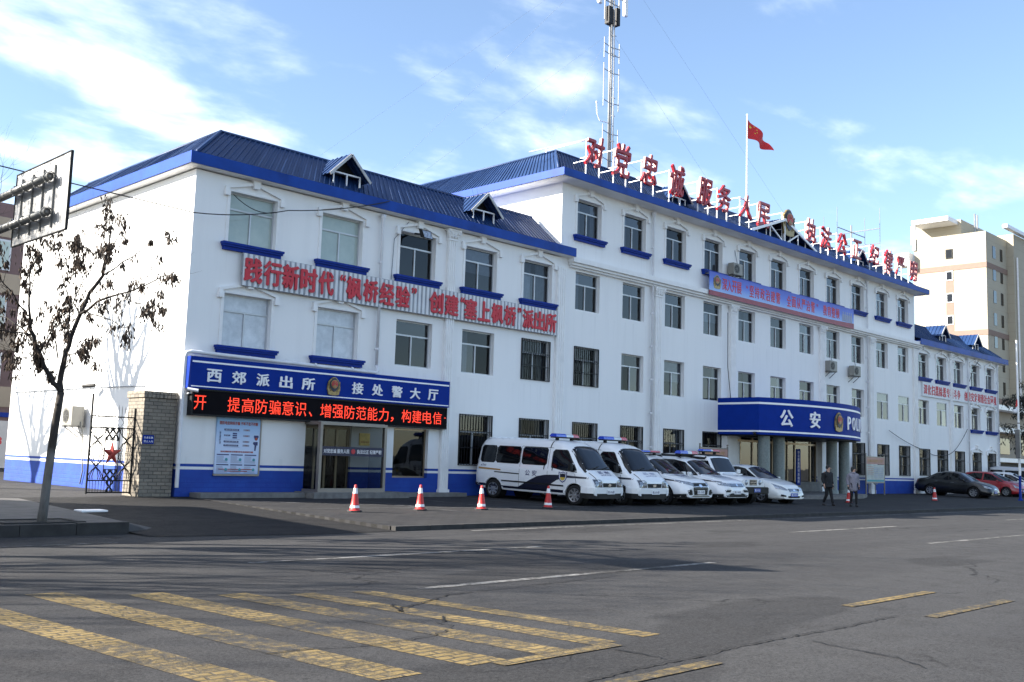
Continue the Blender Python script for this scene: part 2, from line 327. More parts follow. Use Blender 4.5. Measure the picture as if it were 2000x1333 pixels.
# ------------------------------------------------------------------ geometry helpers
class MB:
    def __init__(s): s.v = []; s.f = []
    def add(s, vs, fs):
        o = len(s.v); s.v += [tuple(v) for v in vs]; s.f += [tuple(i+o for i in f) for f in fs]; return s
    def box(s, x0, x1, y0, y1, z0, z1):
        return s.add([(x0,y0,z0),(x1,y0,z0),(x1,y1,z0),(x0,y1,z0),(x0,y0,z1),(x1,y0,z1),(x1,y1,z1),(x0,y1,z1)],
                     [(0,3,2,1),(4,5,6,7),(0,1,5,4),(1,2,6,5),(2,3,7,6),(3,0,4,7)])
    def quad(s, a, b, c, d): return s.add([a, b, c, d], [(0, 1, 2, 3)])
    def prism(s, poly, ext):                            # planar polygon extruded by a vector
        n = len(poly); e = Vector(ext); vs = [Vector(p) for p in poly]; vs += [p+e for p in vs[:n]]
        return s.add(vs, [tuple(range(n-1, -1, -1)), tuple(range(n, 2*n))] + [(i, (i+1) % n, (i+1) % n+n, i+n) for i in range(n)])
    def path(s, pts, rad, n=8, cap=True):
        pts = [Vector(p) for p in pts]; k = len(pts)
        if isinstance(rad, (int, float)): rad = [rad]*k
        o = len(s.v); prev = None
        for i, p in enumerate(pts):
            t = (pts[min(i+1, k-1)] - pts[max(i-1, 0)])
            t = t.normalized() if t.length > 1e-9 else Vector((0, 0, 1))
            if prev is None: a = t.orthogonal().normalized()
            else:
                a = prev - t*prev.dot(t); a = a.normalized() if a.length > 1e-6 else t.orthogonal().normalized()
            prev = a; b = t.cross(a)
            for j in range(n):
                q = 2*math.pi*j/n; s.v.append(tuple(p + (a*math.cos(q)+b*math.sin(q))*rad[i]))
        for i in range(k-1):
            for j in range(n):
                j2 = (j+1) % n; s.f.append((o+i*n+j, o+i*n+j2, o+(i+1)*n+j2, o+(i+1)*n+j))
        if cap: s.f.append(tuple(o+j for j in range(n-1, -1, -1))); s.f.append(tuple(o+(k-1)*n+j for j in range(n)))
        return s
    def bar(s, p, q, w, h=None):                        # rectangular bar between two points
        p, q = Vector(p), Vector(q); h = h or w; t = (q-p).normalized(); up = Vector((0, 0, 1)) if abs(t.z) < .95 else Vector((0, 1, 0))
        a = t.cross(up).normalized()*w/2; b = t.cross(a).normalized()*h/2
        return s.add([p-a-b, p+a-b, p+a+b, p-a+b, q-a-b, q+a-b, q+a+b, q-a+b], [(0,3,2,1),(4,5,6,7),(0,1,5,4),(1,2,6,5),(2,3,7,6),(3,0,4,7)])
    def lathe(s, prof, c=(0, 0, 0), n=20, axis='z'):
        o = len(s.v); k = len(prof)
        for r, h in prof:
            for j in range(n):
                q = 2*math.pi*j/n; x, y = r*math.cos(q), r*math.sin(q)
                s.v.append((c[0]+x, c[1]+y, c[2]+h) if axis == 'z' else (c[0]+x, c[1]+h, c[2]+y) if axis == 'y' else (c[0]+h, c[1]+x, c[2]+y))
        for i in range(k-1):
            for j in range(n):
                j2 = (j+1) % n; s.f.append((o+i*n+j, o+i*n+j2, o+(i+1)*n+j2, o+(i+1)*n+j))
        return s
    def build(s, name, mat, parent=None, smooth=False, world=True, loc=None, bevel=0):
        me = bpy.data.meshes.new(name); me.from_pydata(s.v, [], s.f); me.update()
        bm = bmesh.new(); bm.from_mesh(me); bmesh.ops.recalc_face_normals(bm, faces=bm.faces)
        if bevel: bmesh.ops.bevel(bm, geom=list(bm.edges), offset=bevel, segments=2, affect='EDGES', clamp_overlap=True)
        bm.to_mesh(me); bm.free()
        return link(name, me, mat, parent, smooth, world, loc)
def link(name, me, mat, parent=None, smooth=False, world=True, loc=None):
    if mat and not me.materials: me.materials.append(mat)
    if smooth: me.shade_smooth()
    o = bpy.data.objects.new(name, me); C.objects.link(o)
    if parent:
        o.parent = parent
        if world and parent.type == 'EMPTY': o.matrix_parent_inverse = parent.matrix_basis.inverted()
    if loc: o.location = loc
    return o
def empty(name, label, cat, loc=(0, 0, 0), group=None, mat=None):
    o = bpy.data.objects.new(name, None); C.objects.link(o); o.empty_display_size = .3
    if mat: o.matrix_basis = mat
    else: o.location = loc
    return tag(o, label, cat, group)
def tag(o, label=None, cat=None, group=None, kind=None):
    if label: o['label'] = label
    if cat: o['category'] = cat
    if group: o['group'] = group
    if kind: o['kind'] = kind
    return o
def copy_tree(o, parent=None):
    c = o.copy(); C.objects.link(c)
    if parent: c.parent = parent
    for ch in [x for x in o.children]: copy_tree(ch, c)
    return c
_tc = {}
def glyphs(s, bold=0.0):                                # flat text outline mesh scaled to the unit box
    k = (s, bold)
    if k not in _tc:
        cu = bpy.data.curves.new('t', 'FONT'); cu.body = s; cu.offset = bold; cu.resolution_u = 3; cu.fill_mode = 'FRONT'
        ob = bpy.data.objects.new('t', cu); me = bpy.data.meshes.new_from_object(ob)
        vs = [v.co.copy() for v in me.vertices]; fs = [tuple(p.vertices) for p in me.polygons]
        x0, x1 = min(v.x for v in vs), max(v.x for v in vs); y0, y1 = min(v.y for v in vs), max(v.y for v in vs)
        _tc[k] = ([((v.x-x0)/(x1-x0), (v.y-y0)/(y1-y0)) for v in vs], fs, (x1-x0), (y1-y0))
        bpy.data.objects.remove(ob); bpy.data.curves.remove(cu); bpy.data.meshes.remove(me)
    return _tc[k]
def text(name, s, mat, parent, O, w, h, X=(1, 0, 0), Z=(0, 0, 1), th=.02, bold=.0, slant=0.0, fn=None, world=True):
    """raised lettering that fills a w by h box whose lower left corner is O"""
    uv, fs, gw, gh = glyphs(s, 0); O, X, Z = Vector(O), Vector(X), Vector(Z); nrm = X.cross(Z)
    n = len(uv); ed = {}
    for f in fs:
        for i in range(len(f)): ed[(f[i], f[(i+1) % len(f)])] = 1
    sides = [(a, b, b+n, a+n) for a, b in ed if (b, a) not in ed]
    k = bold*.9; m = MB()                       # heavier strokes: shifted copies, each a hair less raised
    for j, (dx, dy) in enumerate([(0, 0)] + ([(k, 0), (-k, 0), (0, k*.7), (0, -k*.7)] if k > .001 else [])):
        t = th*(1-.03*j)-.0004*j
        vs = [O + X*((a+dx/gw)*w + slant*b*h) + Z*((b+dy/gh)*h) for a, b in uv]
        if fn: fr = [fn(p, t) for p in vs]; bk = [fn(p, 0) for p in vs]
        else: fr = [p + nrm*t for p in vs]; bk = vs
        m.add(fr + bk, [tuple(f) for f in fs] + sides)
    return m.build(name, mat, parent, world=world)
def slab(name, poly, z, mat, kind='structure', th=0):
    m = MB(); m.add([(x, y, (z(x, y) if callable(z) else z)) for x, y in poly], [tuple(range(len(poly)))])
    o = m.build(name, mat); return tag(o, kind=kind)
# ------------------------------------------------------------------ ground, road, pavements
KY = -9.05                                               # front kerb line
def apz(x, y): return .022*min(y, 0)
slab('ground', [(-1500, -1500), (1500, -1500), (1500, 1500), (-1500, 1500)], -.50, GROUND)
slab('road', [(-300, -34), (400, -34), (400, -7.0), (-300, -7.0)], -.30, ASPHALT)
m = MB(); xs = [.4, 30, 60, 110]
for a, b in zip(xs, xs[1:]): m.quad((a, KY, apz(0, KY)), (b, KY, apz(0, KY)), (b, 0, 0), (a, 0, 0)); m.quad((a, 0, 0), (b, 0, 0), (b, 40, 0), (a, 40, 0))
m.quad((.4, KY, -.32), (.4, KY, apz(0, KY)), (.4, 0, 0), (.4, 0, -.32)); tag(m.build('forecourt', PAVER), kind='structure')
m = MB()
for i in range(110):
    x = .42+i; dz = random.uniform(-.006, .003)
    m.box(x+.006, x+.994, KY-.17, KY-.004, -.33, apz(0, KY)+.004+dz)
tag(m.build('kerb', KERBSTONE), kind='structure')
slab('driveway', [(-4.9, -8.6), (-2.0, -9.3), (.4, -9.3), (.4, 0), (-4.9, 0)], lambda x, y: .004 if y > -.1 else -.292, ASPHDARK)
m = MB(); m.quad((-4.9, 0, 0), (.4, 0, 0), (.4, 40, 0), (-4.9, 40, 0)); m.quad((-60, 0, 0), (-4.9, 0, 0), (-4.9, 60, 0), (-60, 60, 0)); tag(m.build('yard', ASPHALT), kind='structure')
m = MB(); m.quad((-60, -7.62, -.10), (-4.9, -7.62, -.10), (-4.9, 0, 0.004), (-60, 0, .004)); m.quad((-4.9, -7.62, -.10), (-4.2, -7.3, -.24), (-4.2, 0, 0), (-4.9, 0, .004)); m.quad((-4.9, -7.62, -.10), (-4.9, -7.8, -.32), (-4.2, -7.5, -.32), (-4.2, -7.3, -.24))
tag(m.build('pavement', WALKSTONE), kind='structure')
m = MB()
for i in range(46):
    x = -50.9+i; m.box(x+.006, x+.994, -7.8, -7.62, -.33, -.085+random.uniform(-.006, .006))
tag(m.build('kerb', KERBSTONE), kind='structure')
m = MB()
m.box(-300, 400, -34.2, -34, -.33, -.16); tag(m.build('kerb', KERBSTONE), kind='structure')
m = MB(); m.quad((-300, -46, -.17), (400, -46, -.17), (400, -34.2, -.17), (-300, -34.2, -.17)); tag(m.build('pavement', WALKSTONE), kind='structure')
# painted markings: thin sheets 4 mm above the asphalt
def marks(name, quads, mat, z=-.296):
    m = MB()
    for q in quads: m.add([(x, y, z) for x, y in q], [(0, 1, 2, 3)])
    return tag(m.build(name, mat), kind='structure')
def ln(x0, x1, y, w=.15): return [(x0, y-w/2), (x1, y-w/2), (x1, y+w/2), (x0, y+w/2)]
marks('lane_marking', [ln(-5.4+i*15.3, 1.1+i*15.3, -16.88) for i in range(-2, 9)] + [ln(-5.65+i*15.5, .6+i*15.5, -13.35) for i in range(-2, 9)] + [ln(-12, -5.9, -9.5, .1), ln(2.2, 110, -9.75, .1)], WHITELINE)
marks('centre_line_marking', [ln(-7.9, -6.4, -20.8, .16), ln(-7.8, -6.35, -21.82, .16), ln(-2.05, .4, -20.84, .16), ln(-2.05, .45, -21.84, .16)]
      + [ln(-2.05+6.4*i, .4+6.4*i, yy, .16) for i in range(1, 14) for yy in (-20.84, -21.84)] + [ln(-22, -9.5, -21.82, .16)], YELLOW, -.292)
bands = [(-9.98, -9.58, -15.3), (-9.01, -8.60, -15.0), (-8.12, -7.70, -15.6), (-7.32, -6.95, -16.1), (-6.60, -6.27, -16.5), (-5.88, -5.60, -16.7)]
marks('rumble_stripe_marking', [[(a, -20.70), (b, -20.70), (b-.42, y1), (a-.42, y1)] for a, b, y1 in bands], YELLOW)
m = MB()
for x in (5.2, 7.8, 10.4, 13.1, 15.7, 18.2, 20.7, 23.2, 26.0): m.add([(a, y, apz(0, y)+.004) for a, y in ((x, -6.1), (x+.09, -6.1), (x-.25, -1.0), (x-.34, -1.0))], [(0, 1, 2, 3)])
m.add([(a, y, apz(0, y)+.004) for a, y in ((1.2, -4.4), (26, -6.3), (26, -6.2), (1.2, -4.3))], [(0, 1, 2, 3)])
m.add([(a, y, apz(0, y)+.004) for a, y in ((.7, -1.6), (5.5, -4.2), (5.6, -4.1), (.8, -1.5))], [(0, 1, 2, 3)])
tag(m.build('bay_marking', FAINTLINE), kind='structure')
def crack(pts, w=.03):
    w *= .7
    m = MB(); P = []
    for a, c in zip(pts, pts[1:]):
        a, c = Vector((*a, 0)), Vector((*c, 0)); n = max(2, int((c-a).length/.06))
        for i in range(n): P.append(a.lerp(c, i/n)+Vector((random.gauss(0, .012), random.gauss(0, .012), 0)))
    vs = []
    for i, p in enumerate(P):
        d = (P[min(i+1, len(P)-1)]-P[max(0, i-1)]).normalized(); q = Vector((-d.y, d.x, 0))*w*random.uniform(.25, 1)*.5; vs += [(p+q+Vector((0, 0, -.288)))[:], (p-q+Vector((0, 0, -.288)))[:]]
    m.add(vs, [(2*i, 2*i+1, 2*i+3, 2*i+2) for i in range(len(P)-1)]); tag(m.build('road_crack', CRACKTAR), kind='structure')
crack([(-6.52, -17.74), (-6.7, -18.03), (-6.81, -18.26), (-6.62, -18.02), (-6.23, -17.88), (-5.94, -17.76), (-5.52, -17.51), (-5.02, -17.47), (-2, -17.3)], .05)
crack([(-9.2, -19.37), (-8.81, -19.41), (-8.55, -19.48), (-8.15, -19.59), (-7.76, -19.54), (-7.42, -19.49), (-7.11, -19.36), (-6.93, -19.16), (-6.97, -19.06), (-6.6, -18.7)], .04)
crack([(-7.78, -21.65), (-7.15, -21.59), (-6.59, -21.59), (-6.25, -21.61), (-5.72, -21.55), (-5.06, -21.55), (-4.45, -21.56), (-4.12, -21.58), (-3.34, -21.58), (-2.28, -21.55)], .045)
crack([(-4.68, -21.82), (-4.78, -22.08), (-4.8, -22.29), (-4.83, -22.5), (-4.85, -22.69), (-5.16, -23.13)], .05); crack([(-6.63, -20.91), (-6.61, -21.06), (-6.59, -21.22), (-6.58, -21.37), (-6.63, -21.56)], .04)
m = MB(); m.lathe([(.0, .0), (.34, .0), (.36, -.02)], (-4.55, -7.2, -.262), 24); tag(m.build('manhole_cover', GALV), 'round dark manhole cover sunk in the asphalt in front of the gate', 'manhole cover')
m = MB(); m.box(-4.25, -3.65, -4.05, -3.62, -.13, -.085); tag(m.build('drain_slab', CONEWHITE, bevel=.01), 'small white slab lying on the dark driveway before the gate', 'slab')
# ------------------------------------------------------------------ the police station
B = empty('office_building', 'long white three and four storey building with blue eaves and blue tin roofs', 'building')
def wall(x0, x1, z0, z1, holes, mat, y=0.0, d=.24):
    xs = sorted({x0, x1, *[h[0] for h in holes], *[h[2] for h in holes]}); zs = sorted({z0, z1, *[h[1] for h in holes], *[h[3] for h in holes]})
    m = MB()
    for a, b in zip(xs, xs[1:]):
        run = None
        for c, e in zip(zs, zs[1:]):
            inside = any(h[0] <= a+1e-6 and b-1e-6 <= h[2] and h[1] <= c+1e-6 and e-1e-6 <= h[3] for h in holes)
            if not inside: m.quad((a, y, c), (b, y, c), (b, y, e), (a, y, e))
    for a, c, b, e in holes:
        m.quad((a, y, c), (a, y, e), (a, y+d, e), (a, y+d, c)); m.quad((b, y, c), (b, y+d, c), (b, y+d, e), (b, y, e))
        m.quad((a, y, e), (b, y, e), (b, y+d, e), (a, y+d, e)); m.quad((a, y, c), (a, y+d, c), (b, y+d, c), (b, y, c))
    o = m.build('wall', mat, B); return o
protos = {}
def window(x, z, w, h, kind='dark', flush=False, tr=.68, subs=''):
    """sliding aluminium window: frame, panes behind it, curtains for some; copies share their meshes"""
    key = (round(w, 3), round(h, 3), kind, flush, tr, subs)
    if key in protos:
        o = copy_tree(protos[key], B); o.location = (x, 0, z); return o
    y = .02 if flush else .16; f = .045; zt = h*tr
    m = MB(); m.box(0, w, y, y+.06, 0, f).box(0, w, y, y+.06, h-f, h).box(0, f, y, y+.06, f, h-f).box(w-f, w, y, y+.06, f, h-f)
    m.box(f, w-f, y-.003, y+.06, zt-.028, zt+.028)
    m.box(w/2-.024, w/2+.024, y-.006, y+.055, f, zt-.028)
    if kind in ('frost', 'green'): m.box(f, w-f, y-.008, y-.004, zt-.012, zt-.006)
    o = m.build('window', ALU, B, world=False, loc=(x, 0, z))
    mat = {'frost': FROST, 'green': GREENCURT}.get(kind, GLASS)
    for a, b, c, e in ((f, w/2, f, zt-.03), (w/2, w-f, f, zt-.03), (f, w-f, zt+.03, h-f)):
        dy = .036 if a == f else .024
        MB().quad((a, y+dy, c), (b, y+dy, c), (b, y+dy, e), (a, y+dy, e)).build('pane', mat, o, world=False)
    if kind in ('curtain', 'full', 'left', 'wide'):
        sp = {'full': [(f, w-f)], 'left': [(f, w*.34)], 'wide': [(f, w*.44), (w*.60, w-f)]}.get(kind, [(f, w*.30), (w*.74, w-f)])
        for a, b in sp:
            n = max(6, int((b-a)/.045)); m = MB(); vs = []
            for i in range(n+1):
                t = a+(b-a)*i/n; dd = .022*math.sin(i*1.9)+.01*math.sin(i*.7)
                vs += [(t, y+.13+dd, .02), (t, y+.13+dd, h-.03)]
            m.add(vs, [(2*i, 2*i+2, 2*i+3, 2*i+1) for i in range(n)]); m.build('curtain', CURTAIN, o, True, world=False)
    if 'l' in subs: lintel(o, w, h)
    if 's' in subs: sill(o, w)
    if 'g' in subs: grille(o, w, h)
    if kind == 'blind': MB().box(f, w-f, y+.10, y+.106, h*.42, h-f).build('roller_blind', CURTAIN, o, world=False)
    protos[key] = o; return o
def addsub(o, name, mb, mat): return mb.build(name, mat, o, world=False)
_sub = {}
def sill(o, w, dz=0):
    k = ('s', w)
    if k not in _sub:
        m = MB(); a, b = -.23, w+.23
        for (e, z0, z1, yy) in ((0, -.07, 0.0, -.20), (.025, -.13, -.07, -.165), (.06, -.23, -.13, -.115)):
            m.box(a+e, b-e, yy, -.001, z0, z1)
        _sub[k] = addsub(o, 'sill', m, SILLBLUE)
    else: c = _sub[k].copy(); C.objects.link(c); c.parent = o
def lintel(o, w, h):
    k = ('l', w, h)
    if k not in _sub:
        m = MB(); t = .10; y0, y1 = -.075, 0
        m.box(-.10, -.002, -.03, 0, 0, h); m.box(w+.002, w+.10, -.03, 0, 0, h); m.box(-.10, w+.10, -.03, 0, h, h+.05)
        for s in (0, 1):
            X = lambda a: a if not s else w-a
            P = [(X(-.20), h-.02), (X(-.20), h+.12), (X(w/2), h+.40), (X(w/2), h+.31), (X(-.08), h+.07), (X(-.08), h-.02)]
            m.prism([(a, y1 if False else -.09, b) for a, b in P], (0, .088, 0))
            P = [(X(-.22), h-.16), (X(-.22), h-.025), (X(-.06), h-.025), (X(-.06), h-.16)]
            m.prism([(a, -.12, b) for a, b in P], (0, .118, 0))
        m.prism([(w/2-.13, -.14, h+.44), (w/2+.13, -.14, h+.44), (w/2+.09, -.14, h+.20), (w/2-.09, -.14, h+.20)], (0, .138, 0))
        m.box(w/2-.16, w/2+.16, -.16, -.001, h+.44, h+.49)
        _sub[k] = addsub(o, 'lintel', m, TRIM)
    else: c = _sub[k].copy(); C.objects.link(c); c.parent = o
def grille(o, w, h):
    k = ('g', w, h)
    if k not in _sub:
        m = MB(); y = -.035; r = .009
        for t in (.0, .34, .66, .985): m.box(0, w, y-.012, y+.012, h*t, h*t+.024)
        m.box(0, .025, y-.012, .0, 0, h); m.box(w-.025, w, y-.012, .0, 0, h)
        n = int(w/.125)
        for i in range(1, n): x = w*i/n; m.box(x-r, x+r, y-r, y+r, .02, h)
        for i in range(n):                                # small scrolls in the belt
            x = w*(i+.5)/n; m.path([(x+.045*math.cos(q*math.pi/4), y-.015, h*.66-.06+.045*math.sin(q*math.pi/4)) for q in range(9)], .007, 4, False)
        _sub[k] = addsub(o, 'grille', m, BLACKIRON)
    else: c = _sub[k].copy(); C.objects.link(c); c.parent = o
Lx = [1.13, 4.39, 7.58, 10.60, 13.64]
Mx = [16.67, 19.71, 22.73, 25.74, 28.74, 31.72, 34.65, 37.60, 40.55, 43.70, 46.62]
Rx = [49.50, 52.35, 55.20, 58.16, 60.95]
hs = lambda xs, w, a, b: [(x, a, x+w, b) for x in xs]
doorhole = (4.2, .17, 5.95, 2.25); shop = (7.68, .60, 9.2, 2.25)
wall(0, 15.74, 0, 9.37, hs(Lx, 1.6, 7.40, 8.95) + hs(Lx, 1.6, 4.35, 5.91) + hs(Lx[3:], 1.62, 1.06, 2.88) + [doorhole, shop], W_STRIPE)
wall(15.74, 49.1, 0, 12.46, hs(Mx, 1.52, 10.42, 11.95) + hs(Mx, 1.52, 7.40, 8.95) + hs(Mx, 1.52, 4.34, 5.91) + hs([x for x in Mx if x < 27 or x > 40], 1.52, 1.06, 2.88) + [(28.9, .1, 36.4, 2.75)], W_STRIPE)
wall(49.1, 63.2, 0, 9.28, hs(Rx, 1.62, 7.28, 8.83) + hs(Rx, 1.62, 4.32, 5.86) + hs(Rx, 1.62, 1.10, 2.79), W_WHITE)
m = MB(); m.quad((0, 0, 0), (0, 13.05, 0), (0, 13.05, 9.37), (0, 0, 9.37)); m.build('wall', W_STRIPE, B)
m = MB(); m.quad((15.74, 0, 9.0), (15.74, 13, 9.0), (15.74, 13, 12.46), (15.74, 0, 12.46)); m.quad((49.1, 0, 9.0), (49.1, 13, 9.0), (49.1, 13, 12.46), (49.1, 0, 12.46)); m.quad((63.2, 0, 0), (63.2, 13, 0), (63.2, 13, 9.28), (63.2, 0, 9.28)); m.quad((0, 13.05, 0), (64, 13.05, 0), (64, 13.05, 9.3), (0, 13.05, 9.3)); m.quad((15.74, 13.05, 9.3), (49.1, 13.05, 9.3), (49.1, 13.05, 12.46), (15.74, 13.05, 12.46))
m.build('wall', W_WHITE, B)
m = MB()                                                  # rooms behind the glass, one box per room
rx = [.2, 6.6, 10, 13, 15.85, 19, 22, 25, 28, 31, 34, 37, 40, 43, 46, 49, 52, 54.7, 57.6, 60.3, 63.1]
for x0, x1 in zip(rx, rx[1:]):
    for z0, z1 in ((0, 3.0), (3.05, 6.2), (6.25, 9.2), (9.25, 12.35)):
        if z0 > 9 and not 15.8 < x0 < 48: continue
        if x0 > 27 and x1 < 38 and z0 < 1: continue
        m.quad((x0, 5, z0), (x1, 5, z0), (x1, 5, z1), (x0, 5, z1)); m.quad((x0, .25, z0), (x1, .25, z0), (x1, 5, z0), (x0, 5, z0)); m.quad((x0, .25, z1), (x1, .25, z1), (x1, 5, z1), (x0, 5, z1))
        m.quad((x0, .25, z0), (x0, 5, z0), (x0, 5, z1), (x0, .25, z1)); m.quad((x1-.02, .25, z0), (x1-.02, 5, z0), (x1-.02, 5, z1), (x1-.02, .25, z1))
m.build('room', DARKROOM, B)
for i, x in enumerate(Lx):
    window(x, 7.40, 1.6, 1.55, 'green' if i < 2 else ('dark', 'left', 'dark', 'blind', 'wide')[i], subs='ls')
    window(x, 4.35, 1.6, 1.56, 'frost' if i < 2 else ('', '', 'dark', 'left', 'curtain')[i], subs='ls' if i < 2 else 'g' if i == 4 else '')
    if i > 2: window(x, 1.06, 1.62, 1.82, 'dark' if i == 3 else 'curtain', tr=.66, subs='g')
for i, x in enumerate(Mx):
    window(x, 10.42, 1.52, 1.53, 'curtain left dark wide dark left curtain dark dark blind left'.split()[i], subs='ls')
    window(x, 7.40, 1.52, 1.55, 'left dark dark blind wide dark curtain left dark dark blind'.split()[i])
    window(x, 4.34, 1.52, 1.57, 'full' if i > 8 else 'dark left blind curtain wide curtain left wide curtain'.split()[i], flush=i > 8, subs='g' if i == 0 else '')
    if x < 27 or x > 40: window(x, 1.06, 1.52, 1.82, 'curtain' if i == 2 else 'dark', tr=.66, subs='g')
for i, x in enumerate(Rx):
    window(x, 7.28, 1.62, 1.55, 'dark left curtain dark wide'.split()[i], subs='ls')
    window(x, 4.32, 1.62, 1.54, 'full' if i == 1 else 'dark', flush=i == 1, subs='ls' if i > 2 else '')
    window(x, 1.10, 1.62, 1.69, 'dark', tr=.64, subs='gl' if i > 2 else 'g')
o = MB().box(7.68, 9.2, .14, .19, .60, .66).box(7.68, 9.2, .14, .19, 2.19, 2.25).box(7.68, 7.74, .14, .19, .66, 2.19).box(9.14, 9.2, .14, .19, .66, 2.19).build('window', BRONZE, B)
MB().quad((7.74, .165, .66), (9.14, .165, .66), (9.14, .165, 2.19), (7.74, .165, 2.19)).build('pane', GLASS, o)
# eaves: soffit slab with a blue fascia round it, a hair proud of the slab
def eave(x0, x1, y0, y1, zs, zf, ends='lr'):
    t = .05
    m = MB(); m.box(x0+t, x1-t, y0+t, y1, zs, zs+.22); m.build('soffit', TRIM, B)
    m = MB(); m.box(x0, x1, y0, y0+t, zs+.02, zf)
    if 'l' in ends: m.box(x0, x0+t, y0+t, y1, zs+.02, zf)
    if 'r' in ends: m.box(x1-t, x1, y0+t, y1, zs+.02, zf)
    m.box(x0+t, x1-t, y0+t, y1, zs+.22, zs+.28)
    m.build('fascia', BLUE, B)
eave(-.38, 16.25, -.38, 13.4, 9.40, 9.76, 'lr')
eave(14.98, 49.68, -.76, 13.4, 12.43, 12.76)
eave(49.11, 64.4, -.42, 13.4, 9.27, 9.66, 'r')
def ribs(m, a, b, c, d, pitch=.2, h=.035):
    """ribbed sheet: a-b is the low edge, d-c the high one, ribs run up the slope"""
    a, b, c, d = map(Vector, (a, b, c, d)); L = (b-a).length; n = max(2, int(L/pitch)); nrm = (b-a).cross(d-a).normalized()
    if nrm.z < 0: nrm = -nrm
    vs = []; st = []
    for i in range(n):
        for q, hh in ((0, 0), (.62, 0), (.70, h), (.92, h)): st.append(((i+q)/n, hh))
    st.append((1, 0))
    for t, hh in st:
        j = random.uniform(-.004, .004)
        vs += [a.lerp(b, t)+nrm*(hh+j), d.lerp(c, t)+nrm*(hh+j)]
    m.add(vs, [(2*i, 2*i+2, 2*i+3, 2*i+1) for i in range(len(st)-1)])
def roof(x0, x1, yb, zb, yr, zr, hl=0, hr=0, yend=12.6):
    """x0..x1 along the low front edge; hl / hr are the hip insets at the ends, 0 for a plain verge"""
    m = MB(); ribs(m, (x0, yb, zb), (x1, yb, zb), (x1-hr, yr, zr), (x0+hl, yr, zr))
    if hl: ribs(m, (x0, yend, zb), (x0, yb, zb), (x0+hl, yr, zr), (x0+hl, yend-hl, zr))
    if hr: ribs(m, (x1, yb, zb), (x1, yend, zb), (x1-hr, yend-hr, zr), (x1-hr, yr, zr))
    m.quad((x0+hl, yr, zr-.01), (x1-hr, yr, zr-.01), (x1-hr, yr+1.6, zb), (x0+hl+(1.6 if hl else 0), yr+1.6, zb))
    if hl: m.quad((x0+hl, yr, zr-.01), (x0+hl+1.6, yr+1.6, zb), (x0+hl+1.6, yend-hl, zb), (x0+hl, yend-hl, zr-.01)); m.quad((x0, yend, zb), (x0+hl, yend-hl, zr), (x0+hl+1.6, yend-hl, zb), (x0+hl+1.6, yend, zb))
    if not hr: m.add([(x1, yb, zb), (x1, yr, zr-.01), (x1, yr+1.6, zb)], [(0, 1, 2)])
    o = m.build('roof', ROOF, B)
    r = MB(); r.path([(x0+hl-.02, yr, zr+.02), (x1-hr+.02, yr, zr+.02)], .055, 8)
    if hl: r.path([(x0, yb, zb+.03), (x0+hl, yr, zr+.03)], .055, 8); r.path([(x0+hl, yr, zr+.02), (x0+hl, yend-hl, zr+.02)], .055, 8)
    if hr: r.path([(x1, yb, zb+.03), (x1-hr, yr, zr+.03)], .055, 8)
    r.build('ridge_cap', ROOF, o, True); return o
rl = roof(-.05, 15.45, -.08, 9.83, 1.40, 11.12, hl=1.5)
rm = roof(15.10, 49.2, -.35, 12.78, 1.26, 14.16, hl=1.55, hr=1.9)
rr = roof(49.12, 63.9, -.12, 9.72, 1.35, 10.98, hr=1.6)
def dormer(par, xc, z0, w=1.1, hb=.36, hg=.68, y=.2, back=1.5):
    a, b = xc-w/2, xc+w/2; e = .16; zg = z0+hb+hg
    m = MB()
    for s in (-1, 1):
        lo = xc+s*(w/2+e+.1); 
        if s < 0: ribs(m, (lo, y+back, z0+hb-.12), (lo, y-.22, z0+hb-.12), (xc, y-.22, zg), (xc, y+back, zg), .22, .03)
        else: ribs(m, (lo, y-.22, z0+hb-.12), (lo, y+back, z0+hb-.12), (xc, y+back, zg), (xc, y-.22, zg), .22, .03)
    m.quad((a, y, z0-.2), (a, y, z0+hb), (a, y+back, z0+hb), (a, y+back, z0-.2)); m.quad((b, y, z0-.2), (b, y, z0+hb), (b, y+back, z0+hb), (b, y+back, z0-.2))
    o = m.build('dormer', ROOF, par)
    f = MB(); t = .045; f.box(a, a+t, y-.02, y+.03, z0-.02, z0+hb).box(b-t, b, y-.02, y+.03, z0-.02, z0+hb).box(a, b, y-.024, y+.034, z0+hb, z0+hb+t).box(xc-t/2, xc+t/2, y-.016, y+.026, z0, z0+hb)
    f.build('frame', FRAMEWHITE, par)
    f = MB(); f.quad((a+.02, y+.45, z0-.1), (b-.02, y+.45, z0-.1), (b-.02, y+.45, z0+hb), (a+.02, y+.45, z0+hb)); f.add([(a-.1, y+.3, z0+hb+.05), (b+.1, y+.3, z0+hb+.05), (xc, y+.3, zg-.05)], [(0, 1, 2)])
    f.build('dormer_back', PLASTIC, par)
    f = MB()
    for s in (-1, 1): f.bar((xc+s*(w/2+e+.1), y-.23, z0+hb-.15), (xc, y-.23, zg-.03), .035, .09)
    f.build('barge_board', SIGNBACK, par)
for xc in (5.4, 11.63): dormer(rl, xc, 10.06)
for xc in (23.95, 42.0): dormer(rm, xc, 13.12, 1.05)
for xc in (54.0, 59.75): dormer(rr, xc, 10.03, 1.05)
